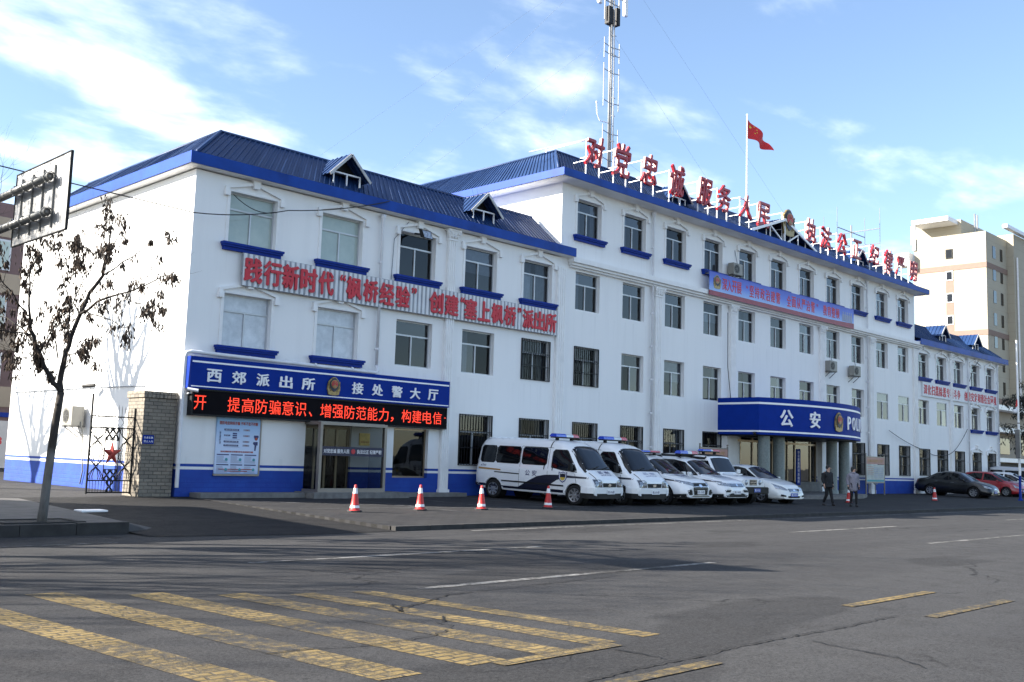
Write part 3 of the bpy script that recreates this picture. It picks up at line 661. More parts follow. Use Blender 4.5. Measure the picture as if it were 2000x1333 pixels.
# the wide truss gable over the entrance
m = MB(); xc, zg = 32.6, 14.12
for s in (-1, 1):
    p = (xc+s*3.3, -.30, 12.98); q = (xc+s*3.3, 1.6, 12.98)
    if s < 0: ribs(m, q, p, (xc, -.30, zg), (xc, 1.6, zg), .3)
    else: ribs(m, p, q, (xc, 1.6, zg), (xc, -.30, zg), .3)
m.build('gable', ROOF, rm)
m = MB()
for s in (-1, 1):
    m.bar((xc+s*3.3, -.34, 12.93), (xc, -.34, zg-.04), .06, .13); m.bar((xc+s*1.4, -.30, 13.52), (xc+s*.2, -.30, 12.9), .06, .07); m.bar((xc+s*1.4, -.28, 13.5), (xc+s*1.4, -.28, 12.85), .05)
m.bar((xc, -.29, zg-.1), (xc, -.29, 12.8), .08); m.build('gable_truss', FRAMEWHITE, rm)
m = MB(); m.add([(xc-3.1, .55, 12.85), (xc+3.1, .55, 12.85), (xc, .55, 14.0)], [(0, 1, 2)]); m.build('gable_back', PLASTIC, rm)
# cornice, pilasters, downspouts
m = MB(); m.box(16.15, 49.75, -.34, -.001, 9.22, 9.43); m.box(16.2, 49.72, -.24, -.002, 9.12, 9.22); m.box(16.25, 49.7, -.14, -.003, 9.04, 9.12); m.build('cornice', TRIM, B, bevel=.012)
def pilaster(x, w, z1, cap=True):
    m = MB(); d = .11; m.box(x, x+w, -d, 0, .0, z1)
    for i in range(4): a = x+w*(i+.5)/4; m.box(a-w*.07, a+w*.07, -d-.02, -d+.001, .25, z1-.02)
    m.box(x-.04, x+w+.04, -d-.04, -.002, .0, .22)
    if cap:
        m.box(x-.03, x+w+.03, -d-.04, 0, z1, z1+.06); m.box(x-.12, x+w+.12, -d-.12, 0, z1+.34, z1+.40)
        m.prism([(x, -d-.02, z1+.06), (x+w, -d-.02, z1+.06), (x+w+.1, -d-.10, z1+.34), (x-.1, -d-.10, z1+.34)], (0, .13, 0))
        for s in (0, 1):
            cx = x-.05 if not s else x+w+.05
            m.path([(cx+(.085-.009*q)*math.cos(q*.9), -d-.10, z1+.27+(.085-.009*q)*math.sin(q*.9)) for q in range(9)], .028, 6)
        for i in range(3):
            cx = x+w*(i+.5)/3
            for zz, r in ((.14, .06), (.22, .05)): m.path([(cx-.05, -d-.03, z1+zz-.04), (cx, -d-.085, z1+zz+.03), (cx+.05, -d-.03, z1+zz-.04)], r*.5, 6)
    m.build('pilaster', TRIM, B)
pilaster(9.70, .38, 8.98); pilaster(15.50, .50, 8.95, False)
for x in (21.9, 27.9, 36.75, 42.65): pilaster(x, .48, 8.62)
pilaster(48.72, .55, 9.0, False); pilaster(54.35, .40, 8.82)
def downspout(x, z0, z1, y=-.13):
    m = MB(); m.path([(x, y, z0), (x, y, z1-.25), (x, y, z1-.12), (x, y, z1)], [.052, .052, .085, .11], 10)
    z = z0+.5
    while z < z1-.4: m.lathe([(.062, 0), (.066, .02), (.066, .06), (.062, .08)], (x, y, z), 10); m.box(x-.015, x+.015, y, 0, z+.02, z+.05); z += 1.45
    m.build('downspout', PIPE, B, True)
downspout(6.72, 4.25, 9.3); downspout(21.66, .05, 12.35); downspout(42.3, .05, 12.35); downspout(57.4, .1, 9.2); downspout(62.95, .1, 9.2)
m = MB(); m.path([(6.72, -.13, 4.25), (6.72, -.2, 4.05), (6.60, -.26, 4.0), (.1, -.26, 4.06), (-.03, -.24, 4.03), (-.06, -.2, 3.9), (-.04, -.15, 2.9), (-.02, -.14, .28), (-.02, -.14, .26)], .055, 10)
for x in (1.9, 4.2, 5.6): m.lathe([(.062, 0), (.064, .03), (.064, .05), (.062, .08)], (x, -.26, 4.04), 10, 'x')
for z in (.9, 2.1): m.lathe([(.062, 0), (.064, .03), (.064, .05), (.062, .08)], (-.03, -.145, z), 10)
m.build('downspout', PIPE, B, True)
# steps and entrance door
m = MB(); m.box(.45, 3.9, -.62, -.002, -.02, .13); m.box(3.9, 7.6, -1.05, -.002, -.03, .16); m.box(7.6, 10.6, -.55, -.002, -.02, .12); m.build('step', STONE, B, bevel=.012)
m = MB()
for x in (4.22, 4.62, 5.02, 5.46, 5.9): m.box(x-.03, x+.05, .10, .18, .17, 2.25)
m.box(4.2, 5.95, .102, .178, 2.1, 2.24)
dr = m.build('entrance_door', BRONZE, B)
MB().quad((4.25, .14, .2), (5.9, .14, .2), (5.9, .14, 2.1), (4.25, .14, 2.1)).build('pane', GLASS, dr)
m = MB()
for x in (4.85, 5.2): m.path([(x, .08, .9), (x, .04, .95), (x, .04, 1.35), (x, .08, 1.4)], .015, 6)
m.build('handle', STEEL, dr, True)
# glass porch
P = empty('glass_porch', 'steel framed glass entrance porch with dark slogan strip at the left wing door', 'porch', (5.4, -.5, .16))
m = MB(); f = .09; x0, x1, y0, z1 = 4.16, 6.72, -.86, 2.29
for x in (x0, x1-f): m.box(x, x+f, y0, y0+.13, .16, z1-f)
m.box(x0, x1, y0-.003, y0+.133, z1-f, z1); m.box(x0-.005, x0+.09, y0+.133, -.003, z1-f, z1); m.box(x1-.09, x1+.005, y0+.133, -.003, z1-f, z1); m.box(x0+f, x1-f, y0, y0+.10, .16, .28)
m.box(x0, x0+.07, y0+.13, -.004, .16, .24); m.box(x1-.07, x1, y0+.13, -.004, .16, .24); m.build('frame', STEEL, P)
m = MB(); m.box(x0, x1, y0+.135, -.005, z1-.004, z1+.02); m.build('porch_roof', GALV, P)
m = MB(); m.quad((x0+f, y0+.05, .28), (x1-f, y0+.05, .28), (x1-f, y0+.05, z1-f), (x0+f, y0+.05, z1-f)); m.quad((x1-.04, y0+.13, .24), (x1-.04, 0, .24), (x1-.04, 0, z1-f), (x1-.04, y0+.13, z1-f)); m.quad((x0+.04, y0+.13, .24), (x0+.04, 0, .24), (x0+.04, 0, z1-f), (x0+.04, y0+.13, z1-f)); m.build('pane', GLASSCLEAR, P)
st = MB().box(x0+f, x1-f, y0+.03, y0+.045, 1.27, 1.55).build('slogan_strip', EMBLUE, P)
text('lettering', '对党忠诚 服务人民', SIGNWHITE, st, (4.33, y0+.03, 1.345), .95, .13, th=.004, bold=.01); text('lettering', '执法公正 纪律严明', SIGNWHITE, st, (5.58, y0+.03, 1.345), .95, .13, th=.004, bold=.01)
MB().lathe([(.0, -.012), (.075, -.01), (.08, 0)], (5.43, y0+.03, 1.41), 16, 'y').build('crest', EMRED, st)
pl = MB().box(6.25, 6.68, -.03, -.001, 1.62, 2.02).build('wall_plaque', BRASS, None, bevel=.008); tag(pl, 'brass plaque on the wall seen through the glass porch', 'plaque')
text('lettering', '党员示范岗', INKRED, pl, (6.30, -.03, 1.70), .33, .07, th=.003)
# ------------------------------------------------------------------ signs on the front
def ring(pts, c, X, Z): c, X, Z = Vector(c), Vector(X), Vector(Z); return [c+X*a+Z*b for a, b in pts]
def emblem(par, c, w, h, X=(1, 0, 0), Z=(0, 0, 1), th=.05, name='emblem'):
    """shield badge: gold laurel wings round a dark blue shield with a red disc, gold gate and stars"""
    X, Z = Vector(X), Vector(Z); n = X.cross(Z); w /= 2; h /= 2
    out = [(0, 1), (.30, .93), (.52, .72), (.70, .62), (.84, .38), (.95, 0), (.97, -.35), (.85, -.66), (.80, -.90), (.40, -.97), (0, -1)]
    out = out + [(-a, b) for a, b in out[-2:0:-1]]
    e = MB().prism([Vector(c)+X*(a*w)+Z*(b*h) for a, b in out], n*th).build(name, GOLD, par)
    sh = [(0, .90), (.26, .82), (.44, .62), (.60, .52), (.66, .20), (.60, -.12), (.36, -.42), (0, -.62)]; sh = sh + [(-a, b) for a, b in sh[-2:0:-1]]
    MB().prism([Vector(c)+n*(th+.001)+X*(a*w)+Z*(b*h) for a, b in sh], n*th*.3).build('shield', EMBLUE, e)
    d = [(math.cos(q*math.pi/12), math.sin(q*math.pi/12)) for q in range(24)]
    m = MB()
    m.prism([Vector(c)+n*(th*1.3+.002)+X*(a*w*.52)+Z*((b*.46+.22)*h) for a, b in d], n*th*.3)
    for s in (-1, 1):
        for i in range(5):
            t0 = i/5; p = Vector(c)+n*th+X*(s*w*(.78-.5*t0*t0))+Z*(h*(.25-1.0*t0)); m.path([p, p+X*(s*w*.12)+Z*(h*.17), p+X*(s*w*.10)+Z*(h*.27)], [w*.07, w*.06, .004], 6)
    m.box(0, 0, 0, 0, 0, 0); m.build('laurel', GOLD, e)
    MB().prism([Vector(c)+n*(th*1.6+.003)+X*(a*w*.44)+Z*((b*.385+.22)*h) for a, b in d], n*th*.2).build('disc', EMRED, e)
    m = MB()
    def star(cx, cz, r):
        P = [(r*(1 if i % 2 == 0 else .4)*math.sin(i*math.pi/5), r*(1 if i % 2 == 0 else .4)*math.cos(i*math.pi/5)) for i in range(10)]
        m.prism([Vector(c)+n*(th*1.8+.004)+X*(cx*w+a*w)+Z*(cz*h+b*w) for a, b in P], n*th*.15)
    star(0, .44, .13)
    for a, b in ((-.24, .36), (-.12, .30), (.12, .30), (.24, .36)): star(a, b, .055)
    for a0, a1, b0, b1 in ((-.26, .26, -.02, .03), (-.20, .20, .05, .09), (-.12, .12, .12, .16), (-.30, .30, -.10, -.04)): m.prism([Vector(c)+n*(th*1.8+.004)+X*(a*w)+Z*(b*h) for a, b in ((a0, b0), (a1, b0), (a1, b1), (a0, b1))], n*th*.15)
    m.build('gate_and_stars', GOLD, e); return e
S = empty('sign_board', 'long blue sign board with large white characters above the red LED display', 'sign', (5, -.3, 3.5))
MB().box(.09, 9.83, -.30, -.002, 3.04, 3.94).build('board', SIGNBLUE, S)
MB().box(.12, 9.80, -.306, -.301, 3.77, 3.82).box(.12, 9.80, -.306, -.301, 3.085, 3.115).build('stripe', SIGNWHITE, S)
for ch, a, b in zip('西郊派出所', (.59, 1.39, 2.19, 2.98, 3.77), (1.03, 1.82, 2.61, 3.41, 4.22)): text('character', ch, SIGNWHITE, S, (a, -.30, 3.25), b-a, .36, th=.03, bold=.03)
for ch, a, b in zip('接处警大厅', (5.66, 6.46, 7.27, 8.06, 8.85), (6.08, 6.88, 7.70, 8.48, 9.28)): text('character', ch, SIGNWHITE, S, (a, -.30, 3.25), b-a, .36, th=.03, bold=.03)
emblem(S, (4.93, -.30, 3.43), .50, .58)
S = empty('led_display', 'black LED display with a line of glowing red characters under the blue board', 'LED display', (5, -.25, 2.6))
MB().box(.24, 9.74, -.26, -.003, 2.33, 2.99).build('panel', LEDPANEL, S)
m = MB(); m.box(.20, 9.78, -.275, -.004, 2.28, 2.325).box(.20, 9.78, -.275, -.004, 2.995, 3.035).box(.20, .235, -.275, -.004, 2.325, 2.995).box(9.745, 9.78, -.275, -.004, 2.325, 2.995).build('frame', BLACKIRON, S)
x = 1.32
text('character', '开', LED, S, (.27, -.262, 2.45), .37, .40, th=.004)
for ch in '提高防骗意识、增强防范能力，构建电信':
    if ch in '、，': text('character', ch, LED, S, (x+.04, -.262, 2.44), .12, .15, th=.004); x += .463 if ch == '、' else .50; continue
    text('character', ch, LED, S, (x, -.262, 2.44), .40, .42, th=.004); x += .457
text('character', '一', LED, S, (9.66, -.262, 2.66), .07, .03, th=.004)
def corrug(x0, x1, z0, z1, yf, mat, par, pitch=.1):
    m = MB(); n = int((x1-x0)/pitch); vs = []
    for i in range(n):
        for q, d in ((0, 0), (.38, 0), (.48, .036), (.9, .036)): vs.append((x0+(x1-x0)*(i+q)/n, yf-d))
    vs.append((x1, yf)); P = []
    for a, y in vs: P += [(a, y, z0), (a, y, z1)]
    m.add(P, [(2*i, 2*i+2, 2*i+3, 2*i+1) for i in range(len(vs)-1)]); m.box(x0, x1, yf+.002, yf+.05, z0-.02, z1+.02)
    return m.build('panel', mat, par)
S = empty('slogan_banner', 'white corrugated banner with large red characters between upper windows of the left wing', 'banner', (8.5, -.1, 6.6))
MB().box(1.58, 15.44, -.17, -.135, 6.17, 7.15).build('panel', BANNERGREY, S)
m = MB()
for i in range(76): x = 1.60+i*.1822; m.prism([(x, -.172, 6.18), (x+.115, -.172, 6.18), (x+.10, -.198, 6.18), (x+.015, -.198, 6.18)], (0, 0, .955+random.uniform(-.006, .006)))
m.build('slats', BANNERWHITE, S)
P = dict(zip('践行新时代', ((1.63, .57), (2.29, .58), (2.94, .56), (3.59, .57), (4.25, .54))))
for ch, (a, w) in P.items(): text('character', ch, SIGNRED, S, (a, -.208, 6.30), w, .72, th=.03, bold=.045)
text('character', '“', SIGNRED, S, (5.06, -.208, 6.83), .19, .18, th=.03, bold=.03)
for i, ch in enumerate('枫桥经验'): text('character', ch, SIGNRED, S, (5.32+i*.675, -.208, 6.30), .57, .70, th=.03, bold=.045)
text('character', '”', SIGNRED, S, (8.02, -.208, 6.83), .19, .18, th=.03, bold=.03)
for i, ch in enumerate('创建'): text('character', ch, SIGNRED, S, (8.83+i*.72, -.208, 6.29), .60, .71, th=.03, bold=.045)
text('character', '“', SIGNRED, S, (10.27, -.208, 6.82), .17, .17, th=.03, bold=.03)
for i, ch in enumerate('塞上枫桥'): text('character', ch, SIGNRED, S, (10.48+i*.67, -.208, 6.28), .57, .70, th=.03, bold=.045)
text('character', '”', SIGNRED, S, (13.18, -.208, 6.82), .17, .17, th=.03, bold=.03)
for i, ch in enumerate('派出所'): text('character', ch, SIGNRED, S, (13.47+i*.64, -.208, 6.28), .57, .70, th=.03, bold=.045)
for x in (2.0, 4.2, 7.3, 9.3, 11.2, 13.2, 15.2): MB().box(x, x+.05, -.134, -.002, 6.5, 6.56).build('bracket', GALV, S)
MB().box(1.58, 15.44, -.134, -.12, 6.49, 6.57).build('rail', GALV, S)
S = empty('slogan_banner', 'blue printed banner with red characters and a red bottom band over the middle block', 'banner', (33, -.4, 9.8))
y = -.42
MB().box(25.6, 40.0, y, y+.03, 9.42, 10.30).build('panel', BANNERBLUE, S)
m = MB(); m.prism([(25.6, y-.003, 9.20), (40.0, y-.003, 9.20), (40.0, y-.003, 9.50), (39.0, y-.003, 9.47), (37, y-.003, 9.42), (25.6, y-.003, 9.415)], (0, .033, 0)); m.build('band', BANNERRED, S)
MB().box(25.6, 40, y+.032, y+.06, 10.255, 10.285).build('rail', GALV, S)
for x in (25.7, 28.6, 31.5, 34.4, 37.2, 39.8): MB().box(x, x+.05, y+.032, -.002, 10.2, 10.25).build('bracket', GALV, S)
emblem(S, (26.22, y, 9.86), .64, .66, th=.012)
pos = [26.66+i*.42 for i in range(4)]+[None]+[29.05+i*.50 for i in range(6)]+[32.62+i*.50 for i in range(6)]+[36.45+i*.48 for i in range(4)]
for ch, a in zip('深入开展“坚持政治建警全面从严治警教育整顿', pos):
    if a is None: text('character', ch, SIGNRED, S, (28.75, y, 9.92), .15, .15, th=.008)
    else: text('character', ch, SIGNRED, S, (a, y, 9.56), .40, .56, th=.008, bold=.02)
text('character', '”', SIGNRED, S, (35.72, y, 9.92), .15, .15, th=.008)
m = MB()
for i in range(5):                                        # small printed row of people at the end of the banner
    a = 38.72+i*.24; m.prism([(a-.1, y-.006, 9.50), (a+.1, y-.006, 9.50), (a+.11, y-.006, 9.85), (a+.05, y-.006, 9.93), (a-.05, y-.006, 9.93), (a-.11, y-.006, 9.85)], (0, .005, 0)); m.lathe([(0, -.007), (.06, -.006), (.06, -.001)], (a, y, 9.99), 10, 'y')
m.build('printed_figures', INKGREY, S)
S = empty('slogan_banner', 'white banner with two rows of small red characters on the far right wing', 'banner', (56.5, -.1, 6.6))
S['label'] = 'narrow white banner with small red characters on the far right wing'
MB().box(49.97, 63.0, -.10, -.003, 6.10, 7.02).build('panel', BANNERWHITE, S, bevel=.01)
for i, ch in enumerate('深化扫黑除恶专项斗争'): text('character', ch, SIGNRED, S, (50.15+i*.60, -.10, 6.25), .50, .60, th=.015, bold=.03)
for i, ch in enumerate('创建安定和谐社会环境'): text('character', ch, SIGNRED, S, (56.75+i*.60, -.10, 6.25), .50, .60, th=.015, bold=.03)
# ------------------------------------------------------------------ rooftop lettering
S = empty('rooftop_sign', 'row of tall red characters on white steel frames along the middle roof edge', 'sign', (33, -.2, 12.8))
xs = [17.40, 19.18, 21.12, 23.14, 25.40, 27.0, 29.0, 30.63, 35.45, 37.14, 39.0, 40.75, 43.05, 44.9, 46.55, 48.4]
zb = [13.38, 13.34, 13.42, 13.36, 13.40, 13.38, 13.46, 13.30, 13.38, 13.33, 13.33, 13.36, 13.38, 13.14, 13.28, 13.20]
ht = [1.30, 1.45, 1.36, 1.42, 1.26, 1.30, 1.15, 1.26, 1.28, 1.20, 1.18, 1.08, 1.15, 1.42, 1.15, 1.22]
yb = -.18
for x in xs+[33.02]:
    m = MB()
    for s in (-.42, .42): m.box(x+s-.021, x+s+.021, yb+.02, yb+.062, 12.78, 14.5)
    m.box(x-.42, x+.42, yb+.022, yb+.07, 12.82, 12.86); m.box(x-.42, x+.42, yb+.022, yb+.07, 13.55, 13.59); m.box(x-.42, x+.42, yb+.022, yb+.07, 14.4, 14.44)
    for z in (14.46, 13.60): m.bar((x-.42, yb+.05, z), (x-.42, 2.1, z-.02), .036)
    m.box(x-.447, x-.393, 2.07, 2.13, 12.75, 14.52); m.build('frame', FRAMEWHITE, S)
MB().bar((17.0, -.1, 14.48), (15.4, 1.6, 13.9), .045).build('brace', FRAMEWHITE, S)
for ch, x, z, h in zip('对党忠诚服务人民执法公正纪律严明', xs, zb, ht):
    w = 1.06; uv, fs, _, _ = glyphs(ch, .03)
    text('character', ch, ROOFRED, S, (x-w/2-.12, yb-.03, z), w, h, th=.12, bold=.024, slant=.14)
e = emblem(S, (33.02, yb-.04, 14.0), 1.24, 1.44, th=.10)
# ------------------------------------------------------------------ entrance canopy
K = empty('entrance_canopy', 'bow fronted blue entrance canopy lettered in white on granite clad columns', 'canopy', (32, -1.5, 0))
def arcy(x): return -2.2 - 1.3*(1-((x-32)/5)**2)
def arcpt(x, out=0.0):
    d = Vector((2.6*(x-32)/25, -1, 0)).normalized()      # outward normal of the bow
    return Vector((x, arcy(x), 0)) + Vector((d.x, d.y, 0))*out
ax = [27+10*i/28 for i in range(29)]
front = [(27.0, 0)] + [(x, arcy(x)) for x in ax] + [(37.0, 0)]
m = MB(); m.prism([(x, y, 2.80) for x, y in front], (0, 0, 1.69)); m.build('fascia', SIGNBLUE, K)
m = MB()
for z0, z1 in ((4.18, 4.27), (2.91, 2.985)):
    L = [Vector((26.99, -.003, 0))]+[Vector((26.99, -2.2, 0))]+[arcpt(x, .012) for x in ax]+[Vector((37.01, -2.2, 0)), Vector((37.01, -.003, 0))]
    P = []
    for p in L: P += [(p.x, p.y, z0), (p.x, p.y, z1)]
    m.add(P, [(2*i, 2*i+2, 2*i+3, 2*i+1) for i in range(len(L)-1)])
m.build('stripe', SIGNWHITE, K)
def onbow(p, off): q = arcpt(p.x, .005+off); return Vector((q.x, q.y, p.z))
text('character', '公', SIGNWHITE, K, (28.02, -3, 3.22), .66, .74, th=.05, bold=.03, fn=onbow)
text('character', '安', SIGNWHITE, K, (29.74, -3, 3.22), .66, .74, th=.05, bold=.03, fn=onbow)
for i, (ch, w) in enumerate(zip('POLICE', (.40, .50, .40, .14, .45, .38))): text('character', ch, SIGNWHITE, K, ((33.02, 33.68, 34.48, 35.16, 35.58, 36.22)[i], -3, 3.27), w, .62, th=.05, bold=.015, fn=onbow)
emblem(K, (31.98, -3.505, 3.58), .80, .92, th=.06)
m = MB(); m.prism([(x*.97+32*.03, y*.93, 2.755) for x, y in front], (0, 0, .043)); m.build('ceiling', PLASTIC, K)
for x in (27.85, 29.18, 34.35, 35.66):
    m = MB(); m.lathe([(.27, .1), (.27, 2.75)], (x, -1.95, 0), 22); m.lathe([(.276, 1.62), (.276, 1.635)], (x, -1.95, 0), 22); m.lathe([(.32, .09), (.32, .26), (.275, .30)], (x, -1.95, 0), 22); m.build('column', GRANITE, K, True)
for x, w in ((27.36, .9), (36.5, .62)): MB().box(x, x+w, -.30, -.003, .05, 2.75).build('pilaster', TRIM, K, bevel=.01)
m = MB(); m.prism([(26.9, -.004, -.02), (26.9, -2.5, -.08), (29, -3.3, -.08), (32, -3.7, -.08), (35, -3.3, -.08), (37.1, -2.5, -.08), (37.1, -.004, -.02)], (0, 0, .18)); m.build('step', STONE, K, bevel=.01)
m = MB()                                                  # glazed entrance wall behind the columns
for x in (28.3, 28.95, 30.05, 30.9, 31.9, 32.9, 33.4, 34.15, 35.75, 36.35): m.box(x-.04, x+.04, -.02, .08, .12, 2.72)
m.box(28.3, 36.4, -.022, .078, 2.52, 2.62); m.box(28.3, 30.9, -.018, .074, .12, .2); m.build('frame', BRONZE, K)
MB().quad((28.3, .03, .12), (36.4, .03, .12), (36.4, .03, 2.72), (28.3, .03, 2.72)).build('pane', GLASS, K)
MB().box(33.9, 36.35, -.28, -.024, .1, .64).build('low_wall', STONE, K, bevel=.012)
m = MB(); m.quad((28.9, 3, .1), (36.4, 3, .1), (36.4, 3, 2.75), (28.9, 3, 2.75)); m.quad((28.9, .2, .1), (28.9, 3, .1), (28.9, 3, 2.75), (28.9, .2, 2.75)); m.quad((36.4, .2, .1), (36.4, 3, .1), (36.4, 3, 2.75), (36.4, .2, 2.75)); m.quad((28.9, .2, 2.75), (36.4, .2, 2.75), (36.4, 3, 2.75), (28.9, 3, 2.75)); m.quad((28.9, .2, .1), (36.4, .2, .1), (36.4, 3, .1), (28.9, 3, .1)); m.build('lobby', DARKROOM, K)
S = empty('hanging_sign', 'narrow vertical blue board with white characters beside the entrance glass', 'sign', (33.6, -.5, .5)); MB().box(33.42, 33.80, -.52, -.46, .48, 2.30).build('board', SIGNBLUE, S)
for i, ch in enumerate('市公安局西郊派出所'): text('character', ch, SIGNWHITE, S, (33.52, -.52, 2.06-i*.185), .17, .15, th=.004, bold=.02)
m = MB(); m.box(26.82, 26.98, -2.06, -1.98, 2.82, 2.90).path([(26.9, -2.02, 2.86), (26.78, -2.12, 2.80)], .06, 8); tag(m.build('security_camera', PLASTIC), 'small dark security camera fixed to the lower corner of the blue canopy', 'camera')
# ------------------------------------------------------------------ poster, notice boards, small fixings
S = empty('poster', 'tall pale blue fraud warning poster with red brown heading left of the porch', 'poster', (1.85, -.05, 1.4)); y = -.06
MB().box(1.14, 2.56, y, -.003, .66, 2.30).build('sheet', POSTER, S); m = MB(); m.box(1.12, 2.60, y-.01, -.004, .60, .655).box(2.565, 2.61, y-.01, -.004, .655, 2.30); m.build('frame', STEEL, S)
m = MB(); y -= .003
text('heading', '提防电信网络诈骗 不听不信不转账', INKRED, S, (1.22, y, 2.07), 1.26, .10, th=.002, bold=.04); text('heading', '如何预防和识别新型电信网络诈骗', INKRED, S, (1.30, y, 1.27), 1.06, .05, th=.002, bold=.04)
q = lambda m, a, b, c, d: m.quad((a, y, c), (b, y, c), (b, y, d), (a, y, d))
m = MB(); q(m, 1.38, 1.86, 1.90, 1.955); q(m, 1.38, 1.58, 1.74, 1.785)
for z in (1.80, 1.74, 1.68): q(m, 1.66, 1.80, z, z+.042)
q(m, 1.38, 1.86, 1.56, 1.61); q(m, 1.38, 1.86, 1.45, 1.50)
for i in range(3):
    for z in (1.19, .90): q(m, 1.19+i*.45, 1.58+i*.45, z, z+.032)
m.build('label_bars', INK, S); y -= .0015
for z, a, b, s in ((1.912, 1.42, 1.82, '陌生来电 要求转账'), (1.572, 1.42, 1.82, '自称公检法 要求汇款'), (1.462, 1.42, 1.82, '网上购物 先付定金'), (1.75, 1.40, 1.56, '冒充熟人')): text('caption', s, INKWHITE, S, (a, y, z), b-a, .032, th=.001)
text('caption', '牢记四点', INK, S, (1.235, y, 1.5), .05, .4, th=.001)
m = MB(); y += .0005
for i in range(3):
    for z in (1.15, .86):
        for k in range(7): q(m, 1.19+i*.45, (1.42 if k < 4 else 1.56)+i*.45-random.uniform(0, .03), z-k*.030, z-k*.030+.014)
m.build('small_print', INKGREY, S); m = MB()
for z in (1.905, 1.735, 1.565, 1.455): q(m, 2.0, 2.22, z, z+.055)
for z in (1.885, 1.655, 1.545, 1.43): q(m, 1.40, 1.9, z-.006, z+.004)
m.build('small_print', INKGREY, S)
m = MB()
for z in (1.915, 1.745, 1.575, 1.465): text('caption', '诈骗', INKRED, S, (2.06, y-.002, z), .10, .036, th=.001)
for k in range(2): q(m, 1.26+.2*k, 2.4-.2*k, .775-.05*k, .80-.05*k)
m.build('footer_text', INKRED, S)
m = MB()
for i in range(3):
    for z in (1.07, .78): m.lathe([(0, -.004), (.045, -.003), (.045, 0)], (1.50+i*.45, y, z), 10, 'y')
m.build('picture', INKTEAL, S)
m = MB()                                                  # a plain saluting figure in uniform
m.prism([(2.40, y, 1.34), (2.44, y, 1.34), (2.46, y, 1.50), (2.50, y, 1.50), (2.50, y, 1.60), (2.36, y, 1.60), (2.34, y, 1.54), (2.40, y, 1.50)], (0, -.002, 0)); m.lathe([(0, -.004), (.06, -.003), (.06, 0)], (2.44, y, 1.71), 12, 'y'); m.prism([(2.36, y, 1.73), (2.52, y, 1.73), (2.51, y, 1.79), (2.37, y, 1.79)], (0, -.006, 0)); m.build('figure', INK, S)
MB().lathe([(0, -.007), (.045, -.006), (.045, -.004)], (2.44, y, 1.685), 12, 'y').build('face', INKRED, S)
def board(x0, x1, z0, z1, y, label):
    S = empty('notice_board', label, 'notice board', (x0, y, -.05)); m = MB()
    for x in (x0-.06, x1): m.box(x, x+.06, y-.03, y+.03, -.06, z1+.10); m.lathe([(.0, .10), (.05, .07), (.05, .04), (.0, .0)], (x+.03, y, z1+.10), 10)
    m.box(x0, x1, y-.03, y+.03, z0-.06, z0).box(x0, x1, y-.03, y+.03, z1-.03, z1+.03); m.build('frame', STEEL, S)
    MB().box(x0, x1, y-.02, y+.015, z0, z1-.42).build('sheet', BOARDPAPER, S); h = MB().box(x0, x1, y-.022, y+.012, z1-.40, z1-.03).build('header', BOARDRED, S)
    text('lettering', '西郊派出所警务公开栏', ORANGE, S, (x0+.2, y-.024, z1-.30), x1-x0-.4, .17, th=.003, bold=.02)
    m = MB()
    for k in range(5): m.box(x0+.12, x0+.8+.1*(k % 2), y-.025, y-.0205, z1-.56-k*.10, z1-.53-k*.10)
    m.build('red_text', BOARDRED, S)
    m = MB()
    for c in range(2):
        for k in range(6): m.box(x0+.95+c*.6, x0+1.45+c*.6, y-.024, y-.0205, z1-.62-k*.10, z1-.585-k*.10)
    m.build('notice_text', INKGREY, S); m = MB(); m.box(x0+.05, x1-.05, y-.025, y-.0205, z0+.02, z0+.12); m.build('green_strip', INKTEAL, S)
    m = MB(); m.path([(x0+1.1, y, z0-.06), (x0+1.1, y, -.03)], .025, 8); m.path([(x0+.85, y-.01, z0-.03), (x0+.95, y-.02, z0-.11), (x0+1.1, y-.02, z0-.14), (x0+1.25, y-.02, z0-.11), (x0+1.35, y-.01, z0-.03)], .03, 8); m.build('bracket', GALV, S, True)
board(24.12, 26.25, .62, 2.10, -1.0, 'notice board with faded red header behind the parked police cars')
board(40.15, 42.36, .70, 2.08, -1.0, 'notice board with faded red header standing right of the blue canopy')
